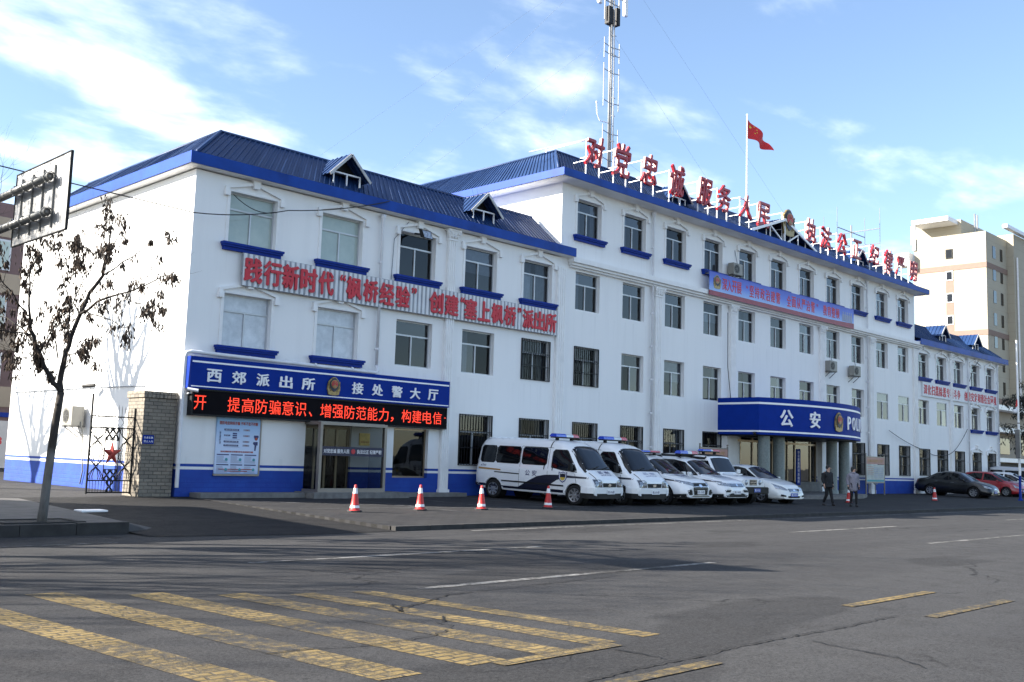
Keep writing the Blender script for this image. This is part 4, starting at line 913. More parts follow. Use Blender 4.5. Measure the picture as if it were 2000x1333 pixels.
def aircon(x, y, z, label, face='y', w=.82, h=.56, d=.32):
    """outdoor unit; face 'y' hangs on the front wall, 'x' on the left end wall"""
    M = Matrix.Translation((x, y, z)) @ (Matrix.Identity(4) if face == 'y' else Matrix.Rotation(R(-90), 4, 'Z'))
    S = empty('air_conditioner', label, 'air conditioner', mat=M, group='outdoor air conditioning units')
    MB().box(0, w, -d-.10, -.10, 0, h).build('casing', ACWHITE, S, world=False, bevel=.015)
    m = MB(); m.lathe([(.235, -.012), (.235, 0), (.20, .012), (.20, .02)], (w*.36, -d-.10, h*.5), 24, 'y')
    for r in (.05, .10, .15, .20): m.lathe([(r, -.014), (r+.008, -.014)], (w*.36, -d-.10, h*.5), 24, 'y')
    for q in range(8): a = q*math.pi/4; m.bar((w*.36, -d-.112, h*.5), (w*.36+.225*math.cos(a), -d-.112, h*.5+.225*math.sin(a)), .008)
    m.build('fan_guard', GALV, S, world=False)
    MB().lathe([(0, .0), (.195, 0)], (w*.36, -d-.108, h*.5), 24, 'y').build('fan', PLASTIC, S, world=False)
    for q in (.1, w-.14): MB().box(q, q+.04, -d-.14, .0, -.045, -.005).bar((q+.02, -.01, -.35), (q+.02, -d-.05, -.04), .03).build('bracket', GALV, S, world=False)
    if face == 'y': MB().path([(w+.02, -.2, .15), (w+.10, -.14, .3), (w+.05, -.06, .7), (w-.1, -.03, 1.3)], .016, 6).build('hose', WIREGREY, S, True, world=False)
    else: MB().path([(w+.02, -.2, .12), (w+.05, -.12, -.3), (w-.02, -.08, -.8), (w+.12, -.06, -1.4), (w-.04, -.05, -1.85)], .022, 6).build('hose', ACWHITE, S, True, world=False)
aircon(0, 6.95, 1.97, 'cream outdoor air conditioner on the sunlit left end wall', 'x', .78, .62, .38)
aircon(27.62, -.0, 10.47, 'air conditioner by a top floor window above the blue banner')
aircon(37.2, -.0, 6.62, 'white air conditioner under a middle block window, round fan towards the street, nearer of two')
aircon(40.0, -.0, 6.58, 'white air conditioner under a middle block window, farther of two')
S = empty('floodlight', 'black floodlight on a short arm above an upper window of the left wing', 'floodlight', (8.2, -.2, 8.9))
m = MB(); m.prism([(7.98, -.75, 8.66), (8.42, -.75, 8.66), (8.42, -.62, 8.98), (7.98, -.62, 8.98)], (0, .16, .05)); m.build('housing', PLASTIC, S, bevel=.01)
m = MB(); m.prism([(8.02, -.758, 8.69), (8.38, -.758, 8.69), (8.38, -.634, 8.95), (8.02, -.634, 8.95)], (0, -.004, 0)); m.build('lens', LAMPGLASS, S); MB().path([(8.2, -.5, 8.85), (8.2, -.02, 8.95)], .03, 8).build('arm', PLASTIC, S)
def cable(name, pts, r, label, mat=WIRE, sag=0):
    P = []
    for a, b in zip(pts, pts[1:]):
        a, b = Vector(a), Vector(b)
        for i in range(8): t = i/8; p = a.lerp(b, t); p.z -= sag*4*t*(1-t); P.append(p)
    P.append(Vector(pts[-1])); return tag(MB().path(P, r, 5, False).build(name, mat), label, 'cable')
cable('overhead_cable', [(-30, -4, 8.2), (-.26, -.5, 7.95), (2.82, -.5, 8.62), (6.72, -.42, 9.72)], .016, 'thin black cable running from the left past the first upper windows to the eave', sag=.1)
cable('overhead_cable', [(1.2, -.05, 8.85), (2.7, -.05, 8.6)], .014, 'short slack cable hanging across the first top floor window', sag=.2)
cable('wall_cable', [(44.9, -.17, 3.72), (50.2, -.17, 2.65), (52.4, -.17, 2.45), (54.6, -.17, 2.75), (57.0, -.17, 4.3)], .02, 'dark cable sagging over the ground floor windows of the far right wing', sag=.12)
cable('wall_cable', [(27.55, -.16, 8.6), (27.6, -.14, 6), (27.9, -.12, 4.52)], .018, 'pair of dark cables hanging down the wall beside a pilaster above the canopy')
cable('wall_cable', [(59.3, -.16, 9.15), (58.3, -.2, 8.6), (57.7, -.1, 7.6)], .018, 'looped black cable under the eave of the far right wing')
cable('wall_cable', [(7.9, -.05, 9.3), (7.3, -.04, 8.6), (7.25, -.03, 7.2)], .012, 'grey cable beside the third upper window of the left wing', WIREGREY)
cable('wall_cable', [(-.03, 13, 3.2), (-.03, 6, 3.2), (-.03, 2.2, 3.15)], .014, 'thin grey cable along the sunlit left end wall', WIREGREY)
S = empty('security_camera', 'small black bullet camera on a wall arm at the sunlit end wall', 'camera', (-.1, 5.4, 3.2)); MB().path([(0, 5.4, 3.1), (-.28, 5.42, 3.13), (-.30, 5.42, 3.2)], .022, 6).build('arm', ALU, S); MB().path([(-.42, 5.66, 3.21), (-.22, 5.26, 3.24)], .06, 10).build('body', PLASTIC, S)
S = empty('security_camera', 'white camera on a bracket at the left end of the LED display', 'camera', (.12, -.35, 2.95)); MB().path([(.15, -.02, 2.88), (.13, -.3, 2.9)], .025, 6).build('arm', ALU, S); MB().path([(.02, -.30, 3.0), (.26, -.48, 2.96)], .05, 10).build('body', PIPE, S)
# ------------------------------------------------------------------ vehicles
def lerp1(pts, x):
    """piecewise profile through control points, eased a little between them"""
    if x <= pts[0][0]: return pts[0][1]
    for (a, va), (b, vb) in zip(pts, pts[1:]):
        if x <= b: t = (x-a)/(b-a) if b > a else 1; return va+(vb-va)*t
    return pts[-1][1]
def car_body(S):
    x0, x1 = S['x']; keys = sorted({x0, x1, *[p[0] for k in ('zt', 'zs', 'zb', 'ws', 'wt', 'wb') for p in S[k] if x0 <= p[0] <= x1]})
    xs = []
    for a, b in zip(keys, keys[1:]):
        n = max(1, int(round((b-a)/.12)))
        xs += [a+(b-a)*i/n for i in range(n)]
    xs.append(x1)
    rings = []
    for x in xs:
        zb, zs, zt = (lerp1(S[k], x) for k in ('zb', 'zs', 'zt')); wb, ws, wt = (lerp1(S[k], x) for k in ('wb', 'ws', 'wt'))
        zs = min(zs, zt-.02); g = zt-zs; rz = min(S.get('rr', .10), g*.6); h = zs-zb; wm = max(wb, ws)+S.get('bulge', .02)
        P = [(0, zb), (wb*.8, zb), (wb-.04, zb+.02), (wb, zb+h*.12), (wb*.3+wm*.7, zb+h*.32), (wm, zb+h*.55), (wm*.4+ws*.6, zb+h*.80), (ws, zs-h*.05), (ws-.02, zs)]
        for t in (.25, .5, .75): P.append((ws-.02+(wt-ws+.02)*t+.02*math.sin(t*math.pi)*min(1, g*2), zs+(g-rz)*t))
        P += [(wt, zt-rz), (wt-.06*rz/.1*.6, zt-rz*.45), (wt-.16*min(1, rz/.1), zt-rz*.10), (wt*.5, zt+.012*min(1, g*4)), (0, zt+.02*min(1, g*4))]
        rings.append([(x, y, z) for y, z in P] + [(x, -y, z) for y, z in P[-2:0:-1]])
    m = MB(); n = len(rings[0])
    for r in rings: m.v += r
    for i in range(len(rings)-1):
        for j in range(n): j2 = (j+1) % n; m.f.append((i*n+j, i*n+j2, (i+1)*n+j2, (i+1)*n+j))
    m.f.append(tuple(range(n))); m.f.append(tuple((len(rings)-1)*n+j for j in range(n)))
    return m
class Car:
    def __init__(s, kind, S, paint, label, cat, P, head, group=None):
        s.S = S; f = Vector((head[0], head[1], .022*head[1]/math.hypot(*head) if P[1] < 0 else 0)).normalized(); l = Vector((0, 0, 1)).cross(f).normalized(); u = f.cross(l)
        M = Matrix(((f.x, l.x, u.x, P[0]), (f.y, l.y, u.y, P[1]), (f.z, l.z, u.z, P[2] if len(P) > 2 else apz(*P)), (0, 0, 0, 1)))
        s.root = empty(kind, label, cat, mat=M, group=group)
        mb = car_body(S); me = bpy.data.meshes.new('raw'); me.from_pydata(mb.v, [], mb.f); bm = bmesh.new(); bm.from_mesh(me); bmesh.ops.recalc_face_normals(bm, faces=bm.faces)
        bm2 = bm.copy(); bmesh.ops.triangulate(bm2, faces=bm2.faces); s.bvh = BVHTree.FromBMesh(bm2); bm2.free(); bm.to_mesh(me); bm.free()
        ob = bpy.data.objects.new('raw', me); C.objects.link(ob)
        cut = MB(); r = S['wr']+.055
        for wx in S['wx']:
            for sd in (-1, 1): cut.lathe([(0, 0), (r, 0), (r, sd*.5), (0, sd*.5)], (wx, sd*(S['tw']-.32), S['wr']), 28, 'y')
        cm = bpy.data.meshes.new('cut'); cm.from_pydata(cut.v, [], cut.f); b3 = bmesh.new(); b3.from_mesh(cm); bmesh.ops.remove_doubles(b3, verts=b3.verts, dist=1e-5); bmesh.ops.recalc_face_normals(b3, faces=b3.faces); b3.to_mesh(cm); b3.free()
        co = bpy.data.objects.new('cut', cm); C.objects.link(co)
        md = ob.modifiers.new('b', 'BOOLEAN'); md.operation = 'DIFFERENCE'; md.object = co; md.solver = 'EXACT'
        dg = bpy.context.evaluated_depsgraph_get(); nm = bpy.data.meshes.new_from_object(ob.evaluated_get(dg)); nm.materials.clear()
        bpy.data.objects.remove(ob); bpy.data.objects.remove(co)
        nm.shade_smooth(); bm = bmesh.new(); bm.from_mesh(nm)
        for e in bm.edges:
            if len(e.link_faces) == 2 and e.calc_face_angle(0) > R(38): e.smooth = False
        bm.to_mesh(nm); bm.free()
        s.body = link('body', nm, paint, s.root, world=False); s.paint = paint
        for wx in S['wx']:                                # dark wheel well linings
            for sd in (-1, 1): MB().lathe([(0, 0), (r-.004, 0), (r-.004, sd*.26)], (wx, sd*(S['tw']-.315), S['wr']), 28, 'y').build('wheel_well', PLASTIC, s.root, world=False)
    def hit(s, plane, a, b, off):
        o, d = {'L': ((a, 3, b), (0, -1, 0)), 'R': ((a, -3, b), (0, 1, 0)), 'F': ((6, a, b), (-1, 0, 0)), 'B': ((-6, a, b), (1, 0, 0)), 'T': ((a, b, 5), (0, 0, -1))}[plane]
        p, n, _, _ = s.bvh.ray_cast(Vector(o), Vector(d))
        if p is None: return None
        return p + (n*.7 - Vector(d)*.3)*off
    def decal(s, name, plane, poly, mat, off=.006, step=.09, parent=None):
        bm = bmesh.new(); bm.faces.new([bm.verts.new((a, b, 0)) for a, b in poly])
        for ax in (0, 1):
            lo = min(p[ax] for p in poly); hi = max(p[ax] for p in poly); n = int((hi-lo)/step)
            for i in range(1, n+1):
                c = lo+(hi-lo)*i/(n+1); co = [0, 0, 0]; co[ax] = c; no = [0, 0, 0]; no[ax] = 1
                bmesh.ops.bisect_plane(bm, geom=bm.verts[:]+bm.edges[:]+bm.faces[:], plane_co=co, plane_no=no)
        bad = []
        for v in bm.verts:
            p = s.hit(plane, v.co.x, v.co.y, off)
            if p is None: bad.append(v)
            else: v.co = p
        bmesh.ops.delete(bm, geom=bad, context='VERTS')
        if not bm.faces: bm.free(); return None
        me = bpy.data.meshes.new(name); bm.to_mesh(me); bm.free()
        o = link(name, me, mat, parent or s.root, True, world=False); return o
    def sides(s, name, poly, mat, off=.006, **k):
        return [s.decal(name, 'R', poly, mat, off, **k), s.decal(name, 'L', poly, mat, off, **k)]
    def pair(s, name, plane, poly, mat, off=.006, **k):
        return [s.decal(name, plane, poly, mat, off, **k), s.decal(name, plane, [(-a, b) for a, b in poly] if plane in 'FB' else [(a, -b) for a, b in poly], mat, off, **k)]
    def word(s, name, st, plane, a, b, w, h, mat, off=.009, flip=False, rot=False):
        uv, fs, _, _ = glyphs(st, .008); vs = []
        for u, v in uv:
            p = s.hit(plane, *((a+(1-u if flip else u)*w, b+v*h) if not rot else (a+v*h, b+u*w)), off)
            if p is None: return
            vs.append(p)
        return MB().add(vs, fs).build(name, mat, s.root, world=False)
    def wheels(s, spokes=7):
        S = s.S; r = S['wr']; k = ('wheel', r, spokes)
        for wx in S['wx']:
            for sd in (-1, 1):
                if k not in _sub:
                    w = .20; t = MB().lathe([(r*.66, -.0), (r*.72, -.012), (r*.93, -.008), (r, .03), (r, w-.03), (r*.93, w), (r*.6, w)], (0, 0, 0), 30, 'y')
                    o = t.build('wheel', TYRE, s.root, True, world=False)
                    m = MB().lathe([(r*.68, .0), (r*.66, -.012), (r*.61, -.008), (r*.60, .05), (r*.60, .12)], (0, 0, 0), 30, 'y').lathe([(0, -.008), (r*.13, -.004), (r*.16, .03)], (0, 0, 0), 14, 'y')
                    for q in range(spokes):
                        a = 2*math.pi*q/spokes; c, n = math.cos(a), math.sin(a); t1, t2 = r*.085, r*.11
                        m.prism([(c*r*.1-n*t1, .012, n*r*.1+c*t1), (c*r*.62-n*t2, .004, n*r*.62+c*t2), (c*r*.62+n*t2, .004, n*r*.62-c*t2), (c*r*.1+n*t1, .012, n*r*.1-c*t1)], (0, .03, 0))
                    m.build('rim', RIM, o, world=False); MB().lathe([(0, .07), (r*.6, .07)], (0, 0, 0), 24, 'y').build('brake', PLASTIC, o, world=False)
                    _sub[k] = o
                else: o = copy_tree(_sub[k], s.root)
                o.location = (wx, sd*(S['tw']+.005), r); o.rotation_euler = (0, 0, 0 if sd < 0 else math.pi)
    def mirror(s, x, y, z, mat, w=.13, h=.17):
        for sd in (-1, 1):
            m = MB().path([(x+.02, sd*(y-.03), z-.02), (x, sd*(y+.10), z)], .022, 8)
            m.prism([(x+.05, sd*(y+.06), z-h/2), (x+.05, sd*(y+.06+w), z-h/2+.02), (x+.05, sd*(y+.06+w), z+h/2), (x+.05, sd*(y+.06), z+h/2)], (-.10, 0, 0)); m.build('mirror', mat, s.root, world=False, bevel=.012)
    def plate(s, x, z, mat, st, w=.44):
        p = MB().box(x, x+.012, -w/2, w/2, z-.07, z+.07).build('number_plate', mat, s.root, world=False)
        uv, fs, _, _ = glyphs(st, .005); MB().add([(x+.014, -w*.42+u*w*.84, z-.045+v*.09) for u, v in uv], fs).build('plate_text', INK if mat is PLATEWHITE else SIGNWHITE, p, world=False)
    def lightbar(s, x, z, w, cols, h=.11, d=.28):
        root = MB().box(x-d*.4, x+d*.4, -w*.48, w*.48, z-.03, z+.012).box(x-.05, x+.05, -w*.34, -w*.28, z-.11, z-.028).box(x-.05, x+.05, w*.28, w*.34, z-.11, z-.028).build('light_bar', PLASTIC, s.root, world=False)
        n = len(cols); y = -w/2
        for mat, f in cols:
            b = y+w*f; a0 = y == -w/2; a1 = abs(b-w/2) < 1e-6; e = .05
            prof = [(x-d/2, z+.014), (x+d/2, z+.014), (x+d*.46, z+h*.7), (x+d*.30, z+h), (x-d*.30, z+h), (x-d*.46, z+h*.7)]
            m = MB(); k = len(prof); R0 = [(px, y+(e if a0 and pz > z+h*.6 else 0), pz) for px, pz in prof]; R1 = [(px, b-(e if a1 and pz > z+h*.6 else 0), pz) for px, pz in prof]
            m.add(R0+R1, [tuple(range(k)), tuple(range(2*k-1, k-1, -1))]+[(i, (i+1) % k, (i+1) % k+k, i+k) for i in range(k)]); m.build('beacon', mat, root, world=False); y = b
    def seam(s, pts, w=.012, mat=None):
        for (a, b), (c, d) in zip(pts, pts[1:]):
            L = math.hypot(c-a, d-b); nx, ny = -(d-b)/L*w/2, (c-a)/L*w/2
            s.sides('door_seam', [(a-nx, b-ny), (c-nx, d-ny), (c+nx, d+ny), (a+nx, b+ny)], mat or PLASTIC, .0035, step=.12)
    def handle(s, x, z, w=.16, mat=None, vert=False):
        for pl in 'RL':
            a = s.hit(pl, x, z, .02); b = s.hit(pl, x+(0 if vert else w), z+(w if vert else 0), .02)
            MB().path([a, b], .014, 6).build('door_handle', mat or s.paint, s.root, world=False)
# --- police vans
def van(P, head, label, no, faded=False):
    S = dict(x=(-2.56, 2.46), wx=(1.735, -1.735), wr=.33, tw=.96, rr=.20, bulge=.02,
        zt=[(-2.56, 1.80), (-2.52, 1.95), (-2.40, 2.05), (-2.1, 2.10), (.3, 2.10), (.75, 2.08), (1.05, 2.03), (1.32, 1.93), (1.50, 1.82), (2.02, 1.20), (2.10, 1.14), (2.38, .96), (2.44, .88), (2.50, .74)],
        zs=[(-2.56, 1.16), (1.85, 1.15), (2.05, 1.04), (2.3, .88), (2.50, .66)],
        zb=[(-2.56, .42), (-2.1, .30), (2.2, .28), (2.50, .34)],
        ws=[(-2.56, .88), (-2.45, .94), (-2.2, .965), (1.6, .965), (2.1, .91), (2.4, .84), (2.50, .76)],
        wt=[(-2.56, .74), (-2.3, .80), (0, .82), (1.3, .78), (1.6, .80), (2.1, .76), (2.5, .66)],
        wb=[(-2.56, .90), (-2.4, .95), (1.8, .965), (2.3, .90), (2.5, .80)])
    c = Car('police_van', S, CARWHITE, label, 'police van', P, head, 'white police vans with roof beacons'); c.wheels(8)
    # glazing, as measured from the near side
    rc = lambda x0, x1, z0, z1, r=.07: [(x0+r, z0), (x1-r, z0), (x1, z0+r), (x1, z1-r), (x1-r, z1), (x0+r, z1), (x0, z1-r), (x0, z0+r)]
    for x0, x1 in ((-2.38, -1.72), (-1.66, -.64), (-.52, .52)):
        c.sides('window_seal', rc(x0-.025, x1+.025, 1.225, 1.825), PLASTIC, .005); c.sides('side_window', rc(x0, x1, 1.25, 1.80), CARGLASS, .009)
    c.sides('window_seal', [(.73, 1.175), (1.2, 1.10), (1.80, 1.06), (1.76, 1.16), (1.32, 1.74), (1.25, 1.785), (.80, 1.785), (.73, 1.70)], PLASTIC, .005); c.sides('side_window', [(.76, 1.19), (1.2, 1.12), (1.72, 1.085), (1.70, 1.16), (1.29, 1.72), (1.22, 1.76), (.83, 1.76), (.76, 1.69)], CARGLASS, .009)
    c.decal('windscreen_seal', 'T', [(1.40, -.74), (2.05, -.85), (2.08, -.4), (2.085, 0), (2.08, .4), (2.05, .85), (1.40, .74), (1.365, .4), (1.36, 0), (1.365, -.4)], PLASTIC, .006); c.decal('windscreen', 'T', [(1.43, -.71), (2.01, -.815), (2.035, 0), (2.01, .815), (1.43, .71), (1.395, 0)], CARGLASS, .011)
    c.decal('rear_window', 'B', [(-.62, 1.25), (.62, 1.25), (.58, 1.72), (-.58, 1.72)], CARGLASS, .008)
    m = MB()
    for y0, y1 in ((-.62, .02), (-.02, .6)): m.path([(2.11, y0, 1.20), (1.99, y1, 1.285)], .010, 5)
    m.build('wiper', PLASTIC, c.root, world=False)
    # navy livery
    c.sides('stripe', [(-2.55, .42), (-2.55, .50), (-2.2, .50), (-1.5, .46), (-.62, .455), (-.20, .68), (.18, .86), (.50, .92), (.70, .935), (1.25, .955), (1.9, .935), (2.22, .93), (2.22, .875), (1.30, .87), (1.0, .77), (.72, .60), (.62, .47), (1.28, .46), (1.28, .30), (-1.25, .30), (-1.3, .42)], NAVY, .005)
    c.sides('side_moulding', [(-1.36, .605), (-.6, .60), (1.30, .575), (1.30, .625), (-.6, .65), (-1.36, .65)], PLASTIC, .014)
    c.sides('bumper_lower', [(2.05, .29), (2.05, .40), (2.49, .42), (2.49, .33)], NAVY, .007)
    c.sides('amber_stripe', [(-2.44, .985), (-1.42, .965), (-1.42, 1.015), (-2.44, 1.05)], ORANGE, .007); c.sides('door_rail', [(-1.70, .895), (-.60, .875), (-.60, .91), (-1.70, .93)], PLASTIC, .010)
    c.seam([(-.60, .46), (-.60, 1.84), (.60, 1.83)]); c.seam([(.60, .46), (.60, 1.83), (.72, 1.83)]); c.seam([(1.72, 1.02), (1.80, .72)]); c.seam([(-2.5, 1.2), (-2.5, 1.75)])
    c.sides('roof_joint', [(.58, 1.83), (.62, 1.83), (.64, 2.05), (.60, 2.05)], PLASTIC, .008)
    c.handle(.45, 1.10, .14, PLASTIC, True); c.handle(.80, 1.08, .14, PLASTIC, True)
    for pl, f in (('R', False), ('L', True)):
        c.word('lettering', '公', pl, -.33, .86, .20, .19, INK, flip=f); c.word('lettering', '安', pl, -.04, .86, .20, .19, INK, flip=f); c.word('lettering', no, pl, -2.33, 1.09, .24, .07, INK, flip=f)
        sh = [(1.08, 1.06), (1.18, 1.03), (1.26, 1.07), (1.34, 1.03), (1.43, 1.06), (1.42, .86), (1.36, .76), (1.255, .70), (1.15, .76), (1.09, .86)]
        b = c.decal('badge', pl, sh, INK, .010); c.decal('badge_border', pl, [(1.255+(x-1.255)*.82, .9+(z-.9)*.82) for x, z in sh], INKWHITE, .012, parent=b); c.decal('badge_field', pl, [(1.255+(x-1.255)*.66, .9+(z-.9)*.66) for x, z in sh], NAVY, .014, parent=b)
        c.decal('badge_centre', pl, [(1.14, .88), (1.37, .88), (1.33, .80), (1.255, .765), (1.18, .80)], GOLDMET, .016, parent=b)
    if faded: c.word('lettering', '警 察', 'T', 2.14, -.34, .68, .11, INKGREY, rot=True, flip=False); c.word('lettering', 'POLICE', 'T', 2.29, -.30, .6, .06, INKGREY, rot=True)
    else: c.word('lettering', '警 察', 'T', 2.14, -.34, .68, .11, INK, rot=True); c.word('lettering', 'POLICE', 'T', 2.29, -.30, .6, .06, INK, rot=True)
    # front: lamps, grille, bumper, plate
    c.pair('headlamp', 'F', [(-.82, .62), (-.42, .62), (-.44, .80), (-.50, .855), (-.58, .87), (-.82, .87)], LAMPDARK, .010); 
    for y, r in ((-.72, .075), (-.57, .065), (-.47, .04)):
        for sd in (-1, 1):
            cc = [(sd*y+r*math.cos(q*.524), .735+r*math.sin(q*.524)) for q in range(12)]; c.decal('lamp_reflector', 'F', cc, LAMPGLASS, .016)
    c.decal('grille', 'F', [(-.38, .62), (.38, .62), (.40, .76), (-.40, .76)], BLACKIRON, .010)
    c.decal('grille_mark', 'F', [(.09*math.cos(q*.393), .69+.045*math.sin(q*.393)) for q in range(16)], CHROME, .018)
    bp = MB(); pts = [(2.0, -.99), (2.24, -.975), (2.42, -.89), (2.50, -.62), (2.53, 0), (2.50, .62), (2.42, .89), (2.24, .975), (2.0, .99)]
    for a, b in zip(pts, pts[1:]):
        bp.add([(a[0], a[1], .42), (b[0], b[1], .42), (b[0], b[1], .60), (a[0], a[1], .60), (a[0]-.14, a[1]*.9, .42), (b[0]-.14, b[1]*.9, .42), (b[0]-.14, b[1]*.9, .62), (a[0]-.14, a[1]*.9, .62)], [(0, 1, 2, 3), (3, 2, 6, 7), (0, 4, 5, 1)])
    bp.build('bumper', CARWHITE, c.root, world=False)
    bp = MB()
    for a, b in zip(pts, pts[1:]): bp.add([(a[0]-.01, a[1]*.99, .25), (b[0]-.01, b[1]*.99, .25), (b[0]-.01, b[1]*.99, .417), (a[0]-.01, a[1]*.99, .417), (a[0]-.2, a[1]*.85, .25), (b[0]-.2, b[1]*.85, .25)], [(0, 1, 2, 3), (0, 4, 5, 1)])
    bp.build('bumper_valance', PLASTIC, c.root, world=False)
    c.plate(2.53, .47, PLATEWHITE, '蒙L·0'+no[-3:]+'警'); c.mirror(1.62, .93, 1.22, PLASTIC, .16, .26)
    c.lightbar(.55, 2.20, 1.35, [(LBLUE, .44), (LCLEAR, .30), (LRED, .26)][::1] if True else [], .12, .30)
    MB().box(-2.62, -2.5, -.9, .9, .40, .56).build('rear_bumper', NAVY, c.root, world=False, bevel=.02); c.pair('tail_lamp', 'B', [(-.88, .8), (-.74, .8), (-.74, 1.2), (-.88, 1.2)], TAIL, .01)
    for pl in (-.74, .74): c.decal('bonnet_seam', 'T', [(2.12, pl-.006), (2.42, pl*.9-.006), (2.42, pl*.9+.006), (2.12, pl+.006)], PLASTIC, .004)
    m = MB()
    for i in range(9): x = -2.2+i*.29; m.path([(x, -.72, 2.085), (x, -.3, 2.115), (x, .3, 2.115), (x, .72, 2.085)], .014, 5)
    m.build('roof_rib', CARWHITE, c.root, True, world=False)
    return c
def place(front_wheel_right, head, S_wx, tw):
    """origin of a car whose front right wheel stands at the given point"""
    f = Vector((*head, 0)).normalized(); l = Vector((-f.y, f.x, 0)); p = Vector((*front_wheel_right, 0)) - f*S_wx + l*tw; return (p.x, p.y)
h1 = (.10, -1); h2 = (.0, -1)
van(place((11.60, -4.60), h1, 1.735, .96), h1, 'white police van nearest the camera, dark lettering on its bonnet and its whole side showing', '6760')
van(place((13.86, -4.70), h2, 1.735, .96), h2, 'white police van second in the parked row, faded lettering on its bonnet', '6781', True)
# --- police suvs
def suv(P, head, label, style):
    S = dict(x=(-2.2, 2.26), wx=(1.33, -1.33), wr=.35, tw=.90, rr=.13, bulge=.03,
        zt=[(-2.2, 1.02), (-2.12, 1.25), (-1.75, 1.62), (-1.2, 1.69), (-.2, 1.69), (.15, 1.64), (.35, 1.57), (1.12, 1.08), (1.5, 1.02), (1.95, .94), (2.14, .86), (2.26, .68)],
        zs=[(-2.2, .95), (1.0, 1.00), (1.5, .94), (2.0, .82), (2.26, .62)], zb=[(-2.2, .40), (-1.9, .27), (1.9, .25), (2.26, .30)],
        ws=[(-2.2, .76), (-1.9, .86), (1.2, .87), (1.9, .80), (2.26, .66)], wt=[(-2.2, .60), (-1.7, .64), (.2, .64), (1.1, .72), (1.9, .66), (2.26, .52)], wb=[(-2.2, .80), (-1.8, .89), (1.6, .90), (2.0, .86), (2.26, .72)])
    c = Car('police_suv', S, CARWHITE, label, 'police car', P, head, 'white police cars with roof beacons'); c.wheels(5 if style else 7)
    c.sides('side_window', [(-1.72, 1.12), (-1.3, 1.06), (1.02, 1.04), (.88, 1.14), (.30, 1.52), (-.2, 1.60), (-1.2, 1.60), (-1.62, 1.50)], CARGLASS, .007); c.sides('door_pillar', [(-.30, 1.05), (-.22, 1.05), (-.26, 1.60), (-.34, 1.60)], PLASTIC, .012)
    c.decal('windscreen', 'T', [(.36, -.58), (1.08, -.70), (1.13, -.3), (1.14, .3), (1.08, .70), (.36, .58), (.32, 0)], CARGLASS, .009); c.decal('rear_window', 'B', [(-.55, 1.12), (.55, 1.12), (.48, 1.5), (-.48, 1.5)], CARGLASS, .008)
    c.sides('cladding', [(-2.18, .30), (-2.18, .44), (-1.7, .40), (1.7, .40), (2.2, .44), (2.2, .30), (1.6, .26), (-1.6, .26)], PLASTIC, .008)
    c.sides('stripe', [(.2, .80), (1.0, .95), (2.0, .87), (2.0, .83), (1.0, .89), (.3, .60), (.1, .42), (-.5, .42)], NAVY, .006)
    c.seam([(-.26, .42), (-.26, 1.03)]); c.seam([(.84, .45), (.92, 1.02)]); c.handle(-.08, .93, .2, CHROME)
    if style == 0:
        c.pair('headlamp', 'F', [(-.80, .80), (-.42, .70), (-.38, .80), (-.50, .845), (-.80, .90)], LAMPGLASS, .012); c.decal('grille', 'F', [(-.40, .40), (.40, .40), (.45, .62), (.42, .82), (-.42, .82), (-.45, .62)], BLACKIRON, .010)
        for k, z in enumerate((.79, .69, .62, .55)): c.decal('grille_bar', 'F', [(-.40, z), (.40, z), (.40, z+.012), (-.40, z+.012)], CHROME if k == 1 else GALV, .016)
        c.decal('grille_mark', 'F', [(.10*math.cos(q*.393), .72+.05*math.sin(q*.393)) for q in range(16)], CHROME, .022); c.pair('fog_lamp_recess', 'F', [(-.76, .40), (-.50, .40), (-.52, .55), (-.62, .60), (-.74, .55)], PLASTIC, .012)
        c.decal('skid_plate', 'F', [(-.60, .33), (.60, .33), (.45, .385), (-.45, .385)], GALV, .02)
    else:
        c.pair('headlamp', 'F', [(-.80, .74), (-.40, .70), (-.40, .81), (-.60, .84), (-.80, .87)], LAMPGLASS, .012); c.decal('grille', 'F', [(-.40, .69), (.40, .69), (.42, .82), (-.42, .82)], BLACKIRON, .010)
        for z in (.715, .755, .795): c.decal('grille_bar', 'F', [(-.40, z), (.40, z), (.40, z+.016), (-.40, z+.016)], CHROME, .016)
        c.decal('grille_mark', 'F', [(.055*math.cos(q*.393), .755+.055*math.sin(q*.393)) for q in range(16)], CHROME, .022); c.pair('air_intake', 'F', [(-.72, .50), (-.46, .50), (-.38, .58), (-.72, .58)], PLASTIC, .012)
        c.decal('lower_grille', 'F', [(-.72, .32), (.72, .32), (.62, .40), (.36, .46), (-.36, .46), (-.62, .40)], PLASTIC, .011); c.pair('fog_lamp', 'F', [(-.70, .36), (-.50, .36), (-.50, .40), (-.70, .40)], LAMPGLASS, .018)
    c.word('lettering', '警 察', 'T', 1.28, -.34, .68, .17, INK, rot=True); c.word('lettering', 'POLICE', 'T', 1.52, -.30, .6, .09, INK, rot=True)
    c.plate(2.28, .50, PLATEWHITE, '蒙L·1%d警' % (208+style*37)); c.mirror(.80, .86, 1.10, CARWHITE, .17, .13)
    c.lightbar(-.10, 1.82, 1.15, [(LBLUE, .42), (LCLEAR if style else LRED, .22), (LRED, .36)], .13 if style else .08, .30)
    m = MB()
    for sd in (-1, 1): m.path([(-1.5, sd*.60, 1.69), (-1.3, sd*.60, 1.74), (-.2, sd*.60, 1.74), (.1, sd*.60, 1.68)], .018, 6)
    m.build('roof_rail', PLASTIC, c.root, True, world=False); c.pair('tail_lamp', 'B', [(-.76, .85), (-.5, .9), (-.5, 1.05), (-.74, 1.02)], TAIL, .01); return c
suv((17.05, -3.55), (.0, -1), 'white police SUV right of the two vans, deep black grille and thin flat beacon', 0)
suv((19.35, -3.65), (-.03, -1), 'white police SUV with slim chrome grille and thick round-topped beacon, between SUV and off-roader', 1)
